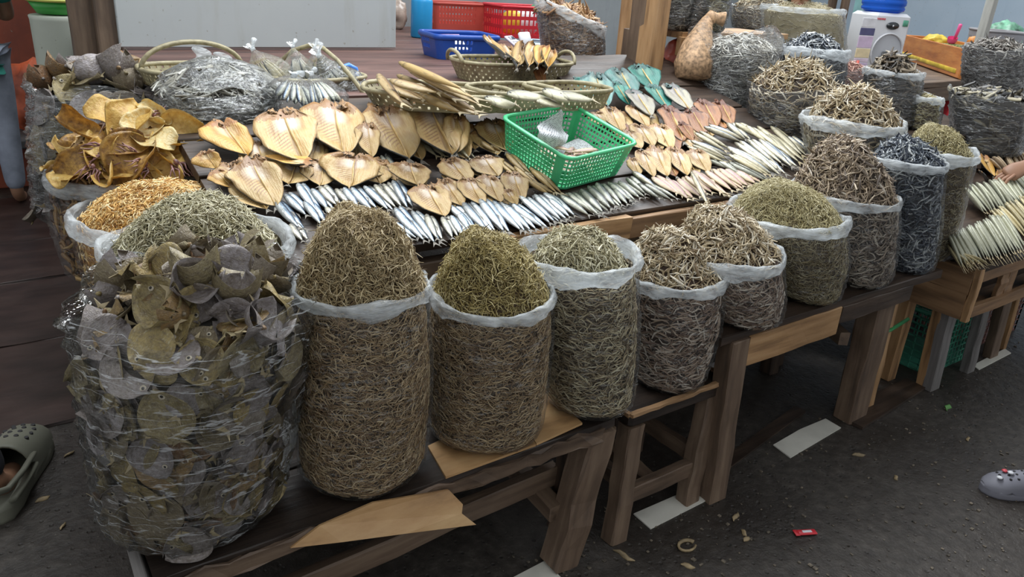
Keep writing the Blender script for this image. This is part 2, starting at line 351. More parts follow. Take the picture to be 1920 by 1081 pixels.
# ------------------------------------------------------------------ strands (heaps of tiny fish that nobody could count)
def strand_mesh(P, N, T, L, rad, bend, lift, prof=(.55, 1, .85, .2), sides=3):
    n = len(P); K = len(prof); s = np.linspace(-.5, .5, K); B = np.cross(N, T); B /= np.linalg.norm(B, axis=1, keepdims=True)+1e-9
    V = np.zeros((n, K, sides, 3)); pr = np.array(prof)
    for k in range(K):
        c = P+T*(L*s[k])[:, None]+B*(bend*L*(s[k]**2*4-1))[:, None]+N*(lift*s[k]*L)[:, None]
        for j in range(sides):
            a = 2*pi*j/sides
            V[:, k, j] = c+(N*math.cos(a)*.75+B*math.sin(a))*(rad*pr[k])[:, None]
    base = (np.arange(n)*K*sides)[:, None, None, None]; k = np.arange(K-1)[None, :, None, None]; j = np.arange(sides)[None, None, :, None]
    jn = (j+1) % sides
    Fq = np.concatenate([base+k*sides+j, base+k*sides+jn, base+(k+1)*sides+jn, base+(k+1)*sides+j], axis=3).reshape(-1, 4)
    return V.reshape(-1, 3), Fq
def bulk(name, parts, mats):
    """parts: list of (verts Nx3, quads Mx4, material index)"""
    vs, fs, mi, o = [], [], [], 0
    for v, f, m in parts: vs.append(v); fs.append(f+o); mi.append(np.full(len(f), m, 'i')); o += len(v)
    v = np.concatenate(vs).astype('f'); f = np.concatenate(fs).astype('i'); mi = np.concatenate(mi)
    me = bpy.data.meshes.new(name); me.vertices.add(len(v)); me.vertices.foreach_set('co', v.ravel())
    me.loops.add(f.size); me.loops.foreach_set('vertex_index', f.ravel())
    me.polygons.add(len(f)); me.polygons.foreach_set('loop_start', np.arange(0, f.size, 4, dtype='i')); me.polygons.foreach_set('loop_total', np.full(len(f), 4, 'i'))
    for m in mats: me.materials.append(m)
    me.polygons.foreach_set('material_index', mi); me.polygons.foreach_set('use_smooth', np.ones(len(f), bool)); me.update(); me.validate()
    o = bpy.data.objects.new(name, me); COL.objects.link(o); return o
def ortho(N, th):
    a = np.cross(N, np.array([.31, .22, .93])); a /= np.linalg.norm(a, axis=1, keepdims=True)+1e-9; b = np.cross(N, a)
    return a*np.cos(th)[:, None]+b*np.sin(th)[:, None]
class Sack:
    """a standing clear bag: base disc, rim disc (may lean), heap on top"""
    def __init__(s, base, rb, rim, rt, peak, seed=0, bulge=.012, tilt=(0, 0), hp=2.3):
        s.hp = hp; s.c0, s.rb, s.c1, s.rt, s.pk = map(lambda q: np.array(q) if hasattr(q, '__len__') else q, (base, rb, rim, rt, peak))
        s.ph = np.random.default_rng(seed).uniform(0, 6.28, 8); s.bulge = bulge; s.tilt = tilt
    def side(s, th, t, off=0.0):
        tb = .10; r = s.rb+(s.rt-s.rb)*np.clip(t, 0, 1)**.8+s.bulge*np.sin(pi*np.clip(t, 0, 1))
        k = np.clip((tb-t)/tb, 0, 1); r = r*np.sqrt(np.clip(1-(k*.62)**2*1.0, .05, 1))
        r = r*(1+.018*np.sin(2*th+s.ph[0])+.014*np.sin(3*th+s.ph[1]+3*t)+.012*np.sin(5*th+s.ph[2]-6*t)+.008*np.sin(9*t+s.ph[3]+2*th))+off
        c = s.c0+(s.c1-s.c0)*t[:, None]
        z = s.tilt[0]*np.cos(th)*r*t+s.tilt[1]*np.sin(th)*r*t
        return c+np.stack([np.cos(th)*r, np.sin(th)*r, z], 1)
    def heap(s, th, q, off=0.0, rin=.94):
        edge = s.side(th, np.full(len(th), .985)); c = s.c1; e = c+(edge-c)*rin; pkv = s.pk-s.c1
        h = (1-q**s.hp)[:, None]; h = h*(1+.05*np.sin(3*th+s.ph[5])*q*(1-q)*4)[:, None]
        p = c+(e-c)*q[:, None]+np.array([pkv[0], pkv[1], 0])*(1-q)[:, None]*.9+np.array([0, 0, 1])*(pkv[2]*h)
        p[:, 2] += .006*np.sin(40*p[:, 0]+s.ph[6])*np.sin(37*p[:, 1]+s.ph[7])+off; return p
    def nrm(s, fn, th, q, o=1):
        e = 1e-3; p = fn(th, q); a = fn(th+e, q)-p; b = fn(th, q+e*o)-p; n = np.cross(a, b); n /= np.linalg.norm(n, axis=1, keepdims=True)+1e-12; return p, n
    def grid(s, fn, q0, q1, nq, nt=48, flip=False):
        q = np.linspace(q0, q1, nq); t = np.linspace(0, 2*pi, nt, endpoint=False); Q, T = np.meshgrid(q, t, indexing='ij')
        v = fn(T.ravel(), Q.ravel()); i = np.arange(nq-1)[:, None]*nt; j = np.arange(nt)[None, :]; jn = (j+1) % nt
        f = np.stack([i+j, i+jn, i+nt+jn, i+nt+j], 2).reshape(-1, 4)
        return v, (f[:, ::-1] if flip else f)
def contents(sk, name, label, cat, cols, core, ns, nt_, L, rad, bend=.18, horiz=.55, rough=.45, shell=.010, rin=.94, tmax=.97, prof=(.55, 1, .85, .2), lift=.35, col_top=None):
    parts = []; v, f = sk.grid(lambda a, b: sk.side(a, b, -shell-.004), 0, .985, 16); parts.append((v, f, 0))
    v2, f2 = sk.grid(lambda a, b: sk.heap(a, b, -shell*.9, rin), .02, 1.0, 12, flip=True); parts.append((v2, f2, 0))
    # side strands, only where the shell can be seen from the aisle
    th = rng.uniform(0, 2*pi, ns); q = rng.uniform(.01, tmax, ns)
    p, n = sk.nrm(lambda a, b: sk.side(a, b), th, q); vis = (np.einsum('ij,ij->i', n, np.array([0, 0, 1.5])-p) > -.25); p, n, th = p[vis], n[vis], th[vis]
    k = len(p); ang = rng.normal(0, horiz, k); tz = np.stack([-np.sin(th), np.cos(th), 0*th], 1); bz = np.cross(n, tz); T = tz*np.cos(ang)[:, None]+bz*np.sin(ang)[:, None]
    p = p-n*(rng.uniform(.0012, shell, k)+rad)[:, None]
    V, Q = strand_mesh(p, n, T, L*rng.uniform(.65, 1.2, k), rad*rng.uniform(.75, 1.25, k), rng.normal(0, bend, k), rng.normal(0, .06, k), prof); parts.append((V, Q, 1))
    th = rng.uniform(0, 2*pi, nt_); q = np.sqrt(rng.uniform(.0004, 1.0, nt_)); p, n = sk.nrm(lambda a, b: sk.heap(a, b, 0, rin), th, q); n[n[:, 2] < 0] *= -1
    T = ortho(n, rng.uniform(0, 2*pi, nt_)); p = p+n*(rng.uniform(-shell*.6, shell*.7, nt_))[:, None]
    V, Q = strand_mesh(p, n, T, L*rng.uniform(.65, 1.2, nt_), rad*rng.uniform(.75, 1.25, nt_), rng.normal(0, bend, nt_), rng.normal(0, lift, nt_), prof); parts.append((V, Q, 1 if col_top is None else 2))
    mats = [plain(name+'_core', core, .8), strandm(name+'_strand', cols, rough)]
    if col_top: mats.append(strandm(name+'_top_strand', col_top, rough))  # lighter heap tones over darker side tones put overhead light into the colour
    o = bulk(name, parts, mats); c = Matrix.Translation(Vector(sk.c0)); o.data.transform(c.inverted()); o.matrix_basis = c
    return tag(o, label, cat, kind='stuff')
def bag(sk, name, label, fm=FILM, rimr=.0115, top=1.0, crumple=.004, gap=.0035, rim=True, extra=.0, nq=26, group=None):
    """film: side shell, optionally standing above the heap, with the rolled rim as its part"""
    def fn(a, b):
        p = sk.side(a, b, gap); c = sk.c0+(sk.c1-sk.c0)*b[:, None]; d = p-c
        wv = crumple*(np.sin(11*a+23*b+sk.ph[1])*np.sin(7*a-31*b+sk.ph[2])+.6*np.sin(23*a+9*b)*np.sin(57*b+sk.ph[4]+3*a))
        if extra: wv = wv+np.clip((b-.9)/.2, 0, 1)*extra*(np.sin(5*a+sk.ph[3])+.6*np.sin(9*a+sk.ph[4]))
        l = np.linalg.norm(d, axis=1, keepdims=True); p = p+d/l*np.abs(wv)[:, None]
        if extra: p[:, 2] += np.clip((b-.9)/.2, 0, 1)*extra*1.4*np.sin(4*a+sk.ph[0])
        return p
    v, f = sk.grid(fn, 0, top, nq, 72); n0 = len(v); v = np.concatenate([v, sk.c0[None]+np.array([[0, 0, .001]])])
    f = [tuple(q) for q in f.tolist()]+[((j+1) % 72, j, n0) for j in range(72)]
    c = Matrix.Translation(Vector(sk.c0)); vv = [Vector(p)-Vector(sk.c0) for p in v]
    o = make(name, vv, f, fm, None, c); tag(o, label, 'bag', group)
    if rim:
        nt = 72; a = np.linspace(0, 2*pi, nt, endpoint=False); e = fn(a, np.full(nt, top)); ctr = sk.c0+(sk.c1-sk.c0)*top; d = e-ctr; d /= np.linalg.norm(d, axis=1, keepdims=True)
        V, Fq = [], []; m = 10
        for i in range(nt):
            w1 = 1+.22*math.sin(3*a[i]+sk.ph[0])+.16*math.sin(7*a[i]+sk.ph[1]); drop = .25*rimr*math.sin(2*a[i]+sk.ph[2])
            for j in range(m):
                g = 2*pi*j/m; rr = rimr*w1*(1+.16*math.sin(5*a[i]+2*g+sk.ph[4])+.10*math.sin(17*a[i]+3*g))
                V.append(Vector(e[i]+d[i]*(rr*.62*math.cos(g))+np.array([0, 0, rr*1.25*math.sin(g)-rr*.35+drop]))-Vector(sk.c0))
        for i in range(nt):
            for j in range(m): Fq.append((i*m+j, ((i+1) % nt)*m+j, ((i+1) % nt)*m+(j+1) % m, i*m+(j+1) % m))
        make('rolled_rim', V, Fq, RIM, o, c)
    return o
def sack_px(base, bz, bw, rim, rw, peak, seed, fat=1.0, **k):
    """base: pixel of the nearest point of the foot on the plane z=bz; rim: pixel of the rim's centre; widths in pixels"""
    b = Z(*base, bz); u = Vector((b.x, b.y, 0)).normalized(); rb = bw/ppm(b)/2; c0 = b+u*rb; c0 += u*rb*.0
    rb = bw/ppm(c0)/2
    def on(px): r = ray(*px); return EYE+r*((c0-EYE).dot(u)/r.dot(u))
    c1 = on(rim); rt = rw/ppm(c1)/2; pk = on(peak)
    return Sack(c0, rb, c1, rt, pk, seed, **k)

# ------------------------------------------------------------------ front row of sacks
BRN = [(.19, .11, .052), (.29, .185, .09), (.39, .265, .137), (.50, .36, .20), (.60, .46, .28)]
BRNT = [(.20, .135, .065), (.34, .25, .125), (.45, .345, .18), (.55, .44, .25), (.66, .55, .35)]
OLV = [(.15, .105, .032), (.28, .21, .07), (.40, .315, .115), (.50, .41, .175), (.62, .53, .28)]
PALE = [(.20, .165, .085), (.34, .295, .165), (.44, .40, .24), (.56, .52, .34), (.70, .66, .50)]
PALES = [(.14, .10, .055), (.26, .19, .105), (.36, .28, .165), (.46, .38, .23), (.62, .55, .38)]  # darker side copy of the heap tones, shade put into the colour
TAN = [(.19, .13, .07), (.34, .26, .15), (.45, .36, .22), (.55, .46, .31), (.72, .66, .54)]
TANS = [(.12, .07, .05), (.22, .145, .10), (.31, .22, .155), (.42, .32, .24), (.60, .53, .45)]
GRB = [(.11, .085, .07), (.20, .155, .12), (.28, .225, .17), (.37, .30, .23), (.52, .46, .38)]
BLU = [(.02, .026, .042), (.05, .062, .085), (.10, .115, .14), (.20, .225, .25), (.52, .54, .54)]
ORA = [(.50, .25, .06), (.70, .40, .11), (.80, .53, .19), (.84, .62, .29), (.88, .72, .42)]
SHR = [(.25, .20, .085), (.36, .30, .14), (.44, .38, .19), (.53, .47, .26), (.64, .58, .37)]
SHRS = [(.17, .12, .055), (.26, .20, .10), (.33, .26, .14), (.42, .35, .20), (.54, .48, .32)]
SILV = [(.10, .09, .075), (.22, .205, .17), (.36, .34, .29), (.50, .48, .42), (.72, .71, .66)]
sk = sack_px((680, 945), .456, 228, (680, 532), 238, (655, 400), 3, hp=3.0)
contents(sk, 'dried_baby_fish', 'fine brown dried fish in the tall front sack, heaped in a cone', 'dried fish', BRN, (.075, .045, .022), 11000, 7000, .030, .0015, .35, .75, col_top=BRNT)
bag(sk, 'plastic_sack', 'tall clear plastic sack of fine brown fish, second in the front row'); SK1 = sk
sk = sack_px((905, 860), .462, 205, (922, 548), 226, (893, 436), 5)
contents(sk, 'dried_baby_fish', 'olive brown dried fish heaped in the third front sack', 'dried fish', BRN, (.075, .045, .022), 8000, 5000, .030, .0014, .3, .65, col_top=OLV)
bag(sk, 'plastic_sack', 'clear plastic sack of olive brown fish, third in the front row')
sk = sack_px((1102, 793), .462, 155, (1086, 492), 212, (1075, 432), 8, bulge=.006)
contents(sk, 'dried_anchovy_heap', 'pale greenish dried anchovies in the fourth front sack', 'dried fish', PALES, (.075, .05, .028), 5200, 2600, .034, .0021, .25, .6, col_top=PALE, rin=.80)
bag(sk, 'plastic_sack', 'clear plastic sack of pale greenish anchovies, fourth in the front row', rimr=0.016, top=1.05, crumple=.006)
SK3 = sk
sk = sack_px((1245, 741), .414, 132, (1262, 510), 188, (1238, 432), 9)
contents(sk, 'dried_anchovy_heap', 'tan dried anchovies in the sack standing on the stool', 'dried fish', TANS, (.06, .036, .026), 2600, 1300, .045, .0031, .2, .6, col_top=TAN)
bag(sk, 'plastic_sack', 'small clear plastic sack of tan anchovies standing on the stool', rimr=.014); SK4 = sk
sk = sack_px((1395, 620), .590, 112, (1360, 470), 206, (1335, 390), 12)
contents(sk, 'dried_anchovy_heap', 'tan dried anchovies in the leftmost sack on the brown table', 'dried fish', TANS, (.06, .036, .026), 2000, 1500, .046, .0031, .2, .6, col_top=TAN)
bag(sk, 'plastic_sack', 'clear plastic sack of tan anchovies, leftmost on the brown table', rimr=.015); SK5 = sk
sk = sack_px((1510, 573), .590, 108, (1474, 402), 208, (1462, 342), 14)
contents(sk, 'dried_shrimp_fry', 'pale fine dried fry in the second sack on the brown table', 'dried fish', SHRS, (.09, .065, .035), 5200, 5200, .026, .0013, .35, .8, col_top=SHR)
bag(sk, 'plastic_sack', 'clear plastic sack of pale fine fry, second on the brown table', rimr=.017)
sk = sack_px((1605, 542), .590, 98, (1580, 362), 186, (1572, 262), 16)
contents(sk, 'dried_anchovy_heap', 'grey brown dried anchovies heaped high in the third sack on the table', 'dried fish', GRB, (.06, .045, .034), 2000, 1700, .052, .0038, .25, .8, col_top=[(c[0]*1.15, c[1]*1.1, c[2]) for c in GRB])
bag(sk, 'plastic_sack', 'clear plastic sack of grey brown anchovies, third on the brown table', rimr=.013); SK7 = sk
sk = sack_px((1700, 515), .590, 82, (1703, 300), 128, (1692, 262), 18, bulge=.004)
contents(sk, 'dried_blue_fish', 'small blue black dried fish in the sack at the right end of the table', 'dried fish', BLU, (.02, .022, .028), 1500, 800, .050, .0044, .2, .7, rough=.3)
bag(sk, 'plastic_sack', 'clear plastic sack of blue black fish at the right end of the table', rimr=.012)
sk = sack_px((1742, 490), .590, 60, (1760, 284), 128, (1746, 234), 19, bulge=.002)
contents(sk, 'dried_shrimp_fry', 'pale fine dried fry in the tapering sack behind the blue black fish', 'dried fish', SHRS, (.09, .065, .035), 3000, 2800, .026, .0014, .35, .8, col_top=SHR, rin=.86)
bag(sk, 'plastic_sack', 'clear tapering sack of pale fry behind the blue black fish', rimr=.015)

# ------------------------------------------------------------------ sacks along the left end of the counter
lb = thing('low_side_bench', 'low dark bench behind the front row carrying the left hand sacks', 'bench', Vector((.3, 2.5, 0)))
beam('top_board', (.38, 1.90, .585), (.38, 3.75, .585), .20, .03, W_dark, lb)
for x_, y_ in ((.34, 1.95), (.44, 1.95), (.34, 3.6), (.44, 3.6)): beam('leg', (x_, y_, 0), (x_, y_, .57), .05, .05, W_dark, lb)
def sack_w(base, rb, rimpx, rw, peakpx, seed, **k):
    b = Vector(base); u = Vector((b.x, b.y, 0)).normalized()
    def on(px): r = ray(*px); return EYE+r*((b-EYE).dot(u)/r.dot(u))
    c1 = on(rimpx); return Sack(b, rb, c1, rw/ppm(c1)/2, on(peakpx), seed, **k)
sk = sack_w((.40, 1.70, .456), .16, (372, 455), 318, (372, 372), 22)
contents(sk, 'dried_anchovy_heap', 'pale green dried anchovies in the sack behind the bag of flat fish', 'dried fish', PALE, (.2, .17, .1), 1200, 5200, .032, .0018, .25, .7, col_top=PALE, rin=.84)
bag(sk, 'plastic_sack', 'clear plastic sack of pale green anchovies behind the bag of flat fish', rimr=.018)
sk = sack_w((.345, 2.02, .602), .13, (306, 402), 305, (300, 346), 23)
contents(sk, 'dried_orange_shrimp', 'tiny orange dried shrimp in the sack behind the pale green anchovies', 'dried shrimp', ORA, (.4, .2, .06), 1500, 5200, .018, .0019, .4, .9, col_top=ORA, rin=.87)
bag(sk, 'plastic_sack', 'clear plastic sack of tiny orange shrimp at the left', rimr=.017)
SQ = sack_w((.33, 2.36, .602), .16, (243, 322), 262, (240, 240), 24)
contents(SQ, 'dried_squid_scraps', 'brown dried scraps filling the sack under the golden squid', 'dried squid', [(.10, .05, .03), (.25, .13, .06), (.42, .25, .09), (.5, .33, .14)], (.10, .055, .03), 700, 500, .07, .008, .3, .9, shell=.02)
bag(SQ, 'plastic_sack', 'clear plastic sack heaped with golden dried squid', rimr=.016)

# ------------------------------------------------------------------ whole fish (head towards +y, back towards +x, flat side up), unit length
def fishmat(name, back, side, belly, rough=.28, spots=.25, metal=.35):
    b = MB(name); uv = b.n('TexCoord').outputs['UV']; sp = b.n('SeparateXYZ', None, _0=uv); co = b.co((9, 4, 9))
    n = b.noise(co, 1.6, 5, .6); u = b.math('ADD', sp.outputs[0], b.math('MULTIPLY', b.math('SUBTRACT', n, .5), .22))
    c = b.ramp(u, [(.22, belly), (.42, belly), (.52, side), (.64, side), (.74, back)])
    hd = b.ramp(sp.outputs[1], [(.80, 0.0), (.83, .55), (.86, .10), (.96, .35), (1, .6)]); c = b.mix(hd, c, tuple(x*.45 for x in back))
    c = b.mix(b.ramp(b.noise(b.co((24, 10, 24)), 1.0, 3), [(.55, 0.0), (.7, spots)]), c, (.10, .075, .045))
    tone = b.math('ADD', b.math('MULTIPLY', b.n('ObjectInfo').outputs['Random'], .5), .72)
    k = b.n('HueSaturation', None, Value=tone, Color=c)
    return b.bsdf(Base_Color=k, Roughness=rough, Metallic=metal, Normal=b.bump(n, .3, .01))
EYE_M = plain('fish_eye', (.02, .018, .016), .2); FIN_M = plain('dry_fin', (.16, .14, .11), .5); FIN_P = plain('pale_fin', (.42, .34, .20), .5)
def fish_proto(name, cat, body_m, fin_m, hw=.105, th=.06, bend=.0, eye=True, belly_cut=False):
    t = thing(name, 'dried fish', cat); n = 12; st = [(0, .16), (.03, .20), (.12, .42), (.28, .78), (.45, .97), (.60, 1), (.74, .95), (.86, .78), (.94, .52), (.985, .22), (1, .06)]
    v, f, uv = [], [], []
    for i, (y, a) in enumerate(st):
        yy_ = y-.5
        for k in range(n):
            q = 2*pi*k/n; xx = math.cos(q); v.append(Vector((xx*hw*a*(1.0 if xx > 0 else 1.08)+bend*(yy_*yy_*4-1), yy_*.86+.07, math.sin(q)*th*a**.8))); uv.append((.5+.5*xx, y))
    for i in range(len(st)-1):
        for k in range(n): j = (k+1) % n; f.append((i*n+k, i*n+j, (i+1)*n+j, (i+1)*n+k))
    f += [tuple(range(n-1, -1, -1)), tuple(range((len(st)-1)*n, len(st)*n))]
    makeL('body', v, f, body_m, t, uv=uv)
    tx = bend*0
    a = [(tx+.012, -.35, .004), (tx+.09, -.50, .012), (tx+.03, -.435, 0), (tx, -.42, 0), (tx-.03, -.435, 0), (tx-.09, -.49, -.006), (tx-.012, -.35, 0)]
    vv = [Vector(p) for p in a]+[Vector(p)-Vector((0, 0, .008)) for p in a]; m = 7
    ff = [tuple(range(m)), tuple(range(2*m-1, m-1, -1))]+[(i+m, (i+1) % m+m, (i+1) % m, i) for i in range(m)]
    makeL('tail_fin', vv, ff, fin_m, t, smooth=False)
    d = [(hw*.95, .10, 0), (hw*1.35, .02, .005), (hw*.95, -.10, 0)]; vv = [Vector(p) for p in d]+[Vector(p)-Vector((0, 0, .006)) for p in d]
    makeL('dorsal_fin', vv, [(0, 1, 2), (5, 4, 3), (0, 3, 4, 1), (1, 4, 5, 2), (2, 5, 3, 0)], fin_m, t, smooth=False)
    if eye:
        e = lathem([(.016, 0), (.015, .006), (.008, .010)], 8); ev = [p+Vector((hw*.18, .435, th*.52)) for p in e[0]]; makeL('eye', ev, e[1], EYE_M, t)
    return t
M_sard = fishmat('silver_blue_sardine_skin', (.03, .05, .095), (.20, .28, .36), (.50, .52, .51))
M_sard2 = fishmat('warm_silver_sardine_skin', (.06, .075, .09), (.32, .32, .28), (.52, .49, .40), spots=.45)
M_dark = fishmat('dark_sardine_skin', (.012, .017, .026), (.11, .125, .125), (.36, .36, .29), metal=.2)
M_mack = fishmat('blue_mackerel_skin', (.025, .045, .095), (.22, .29, .39), (.44, .40, .29), spots=.5)
M_tanf = fishmat('tan_grey_mackerel_skin', (.05, .055, .05), (.31, .28, .18), (.42, .37, .23), spots=.5, metal=.1)
M_pink = fishmat('pink_splayed_fish_skin', (.32, .23, .14), (.50, .27, .29), (.52, .40, .26), rough=.45, metal=.0, spots=.2)
M_brnf = fishmat('brown_smoked_fish_skin', (.06, .032, .012), (.27, .165, .06), (.38, .26, .10), rough=.42, metal=0, spots=.5)
M_pale = fishmat('pale_teal_fish_skin', (.03, .035, .03), (.30, .34, .30), (.42, .42, .31), rough=.36, metal=.15, spots=.25)
M_palew = fishmat('pale_yellow_fish_skin', (.035, .03, .018), (.42, .36, .20), (.48, .41, .23), rough=.4, metal=.05, spots=.3)
P_sard = [Proto(fish_proto('sardine', 'fish', M_sard, FIN_M, bend=b)) for b in (0, .02, -.02)]
P_sard2 = [Proto(fish_proto('sardine', 'fish', M_sard2, FIN_M, bend=b)) for b in (.015, -.01)]
P_dark = [Proto(fish_proto('dark_sardine', 'fish', M_dark, FIN_M, bend=b)) for b in (0, .02)]
P_mack = [Proto(fish_proto('mackerel', 'fish', M_mack, FIN_M, .10, .06, b)) for b in (0, .02)]
P_tanf = [Proto(fish_proto('mackerel', 'fish', M_tanf, FIN_P, .105, .05, b)) for b in (0, -.015)]
P_pink = [Proto(fish_proto('pink_fish', 'fish', M_pink, FIN_P, .13, .04, b, eye=False)) for b in (0, .03)]
P_brn = [Proto(fish_proto('smoked_fish', 'fish', M_brnf, FIN_P, .085, .06, .02))]
def lay(protos, data, label, group, wscale=1.0, up=.012, tail_up=.008, yz=None, roll=12, under=True):
    if under and group:
        lay(protos, [(a+9, b-3+k % 3*3, c+10, d-2+k % 2*4, e) for k, (a, b, c, d, e) in enumerate(data)], 'half hidden lower '+label.replace('|', ' '), group+', lower layer', wscale, up-.009, tail_up-.006, None, roll, False)
    """fish laid on the sloping board: head pixel, tail pixel, width pixel"""
    rank = sorted(range(len(data)), key=lambda q: data[q][2]); rank = {q: k for k, q in enumerate(rank)}
    for i, (hx, hy, tx, ty, w_) in enumerate(data):
        r = random.Random(i*7+hx); H = S(hx, hy, up+r.uniform(0, .006)); T = S(tx, ty, tail_up+r.uniform(0, .006)); y = (H-T); L = y.length; y = y/L
        n = (SN-y*SN.dot(y)).normalized(); x = y.cross(n); n = Matrix.Rotation(math.radians(r.uniform(-roll, roll)), 3, y) @ n; x = y.cross(n)
        w3 = w_/ppm((H+T)/2)*wscale
        protos[i % len(protos)].put(frame((H+T)/2, x, y, n, (w3/.21, L*1.04, w3/.21)), ordlab(label, rank[i]) if under and '|' in label else label.replace('|', ' '), group)
A = [(534, 364, 579, 408, 17), (559, 344, 598, 402, 18), (585, 354, 618, 397, 17), (601, 350, 634, 388, 17), (630, 354, 658, 388, 15), (645, 352, 676, 392, 15), (660, 352, 702, 398, 18), (683, 349, 733, 398, 17), (703, 346, 747, 394, 16), (719, 345, 757, 392, 16), (737, 338, 768, 396, 16), (517, 374, 566, 433, 18), (570, 378, 605, 425, 16), (612, 388, 640, 420, 15)]
lay(P_sard+P_sard2, A, 'silver blue sardine|in the bright upper row', 'sardines of the bright upper row', 1.05)
A = [(545, 420, 570, 455, 16), (690, 402, 735, 446, 17), (722, 410, 778, 452, 16), (741, 390, 790, 448, 17), (773, 396, 820, 462, 18), (800, 402, 822, 452, 16), (829, 407, 851, 450, 15), (846, 404, 872, 448, 15), (756, 404, 800, 456, 16), (858, 398, 885, 440, 15)]
lay(P_sard2+P_sard, A, 'silver blue sardine|in the lower left row', 'sardines of the lower left row', 1.05)
A = [(842, 384, 896, 434, 17), (869, 380, 921, 441, 18), (884, 378, 934, 440, 15), (900, 374, 951, 441, 18), (925, 377, 983, 438, 18), (940, 380, 990, 440, 14), (947, 384, 1001, 437, 16), (960, 382, 1024, 430, 16), (975, 368, 1038, 424, 18), (990, 370, 1045, 420, 14), (1003, 365, 1058, 418, 18), (1020, 362, 1064, 396, 18), (1030, 372, 1072, 410, 15)]
lay(P_sard, A, 'silver blue sardine|in the middle row', 'sardines of the middle row', 1.1)
A = [(1052, 366, 1110, 407, 15), (1066, 362, 1118, 402, 15), (1090, 355, 1136, 403, 16), (1078, 362, 1128, 408, 14), (1103, 349, 1151, 396, 16), (1119, 343, 1158, 391, 16), (1132, 345, 1170, 388, 13), (1144, 343, 1186, 378, 15), (1160, 340, 1204, 374, 14), (1175, 334, 1214, 366, 14), (1150, 352, 1180, 386, 12), (1197, 344, 1240, 374, 12), (1210, 345, 1264, 377, 11)]
lay(P_dark, A, 'dark backed sardine|in front of the green basket', 'dark sardines in front of the green basket', 1.1)
lay(P_mack, [(1187, 322, 1238, 358, 17)], 'single bright blue fish right of the green basket corner', None)
A = [(1321, 238, 1396, 268, 17), (1364, 231, 1402, 264, 17), (1364, 276, 1457, 332, 22), (1379, 268, 1459, 323, 20), (1402, 262, 1463, 314, 17), (1424, 262, 1494, 317, 17), (1412, 284, 1470, 334, 15), (1477, 256, 1518, 286, 14), (1296, 264, 1367, 298, 16), (1440, 268, 1490, 318, 14)]
lay(P_mack, A, 'blue silver mackerel|in the right hand pile', 'blue mackerels of the right hand pile', 1.0, up=.03, tail_up=.018)
A = [(1303, 249, 1366, 286, 16), (1379, 231, 1430, 262, 18), (1400, 236, 1445, 272, 16), (1412, 240, 1482, 292, 17), (1437, 252, 1506, 310, 17), (1446, 237, 1512, 298, 16), (1290, 275, 1366, 306, 14), (1367, 290, 1440, 330, 15)]
lay(P_tanf, A, 'tan bellied mackerel|in the right hand pile', 'tan mackerels of the right hand pile', 1.0, up=.034, tail_up=.020)
A = [(1324, 296, 1366, 317, 14), (1367, 304, 1442, 341, 17), (1345, 300, 1400, 334, 14), (1300, 290, 1360, 312, 13)]
lay(P_dark, A, 'dark fish|under the front of the mackerel pile', 'dark fish under the mackerel pile', 1.0)
A = [(1223, 332, 1273, 365, 17), (1238, 335, 1284, 370, 16), (1250, 335, 1295, 377, 17), (1272, 335, 1317, 372, 16), (1286, 330, 1330, 366, 14), (1300, 320, 1356, 364, 17), (1324, 320, 1378, 361, 17), (1338, 317, 1390, 358, 17), (1350, 316, 1398, 352, 14), (1362, 317, 1408, 352, 17), (1379, 320, 1421, 346, 16), (1310, 328, 1362, 368, 14)]
lay(P_pink, A, 'small pink splayed fish|in the front row', 'pink fish at the right of the counter', 1.1)
lay(P_tanf, [(1296, 322, 1335, 398, 10)], 'thin tan fish hanging over the counter edge among the pink ones', None, up=.04, tail_up=.03)
A = [(902, 264, 933, 287, 15), (950, 288, 989, 327, 16), (987, 336, 1033, 366, 16), (994, 314, 1049, 366, 17), (930, 300, 975, 336, 13), (965, 312, 1005, 345, 13)]
lay(P_brn, A, 'thin brown whole fish|beside the green basket', 'brown fish left of the green basket', 1.0, up=.022, tail_up=.016)
A = [(775, 252, 824, 297, 17), (800, 256, 838, 296, 14), (830, 258, 862, 302, 15), (715, 292, 745, 330, 14), (850, 268, 884, 300, 13)]
lay(P_tanf+P_dark, A, 'grey tailed fish|under the big split fish', 'grey fish under the golden split fish', 1.0, up=.012)

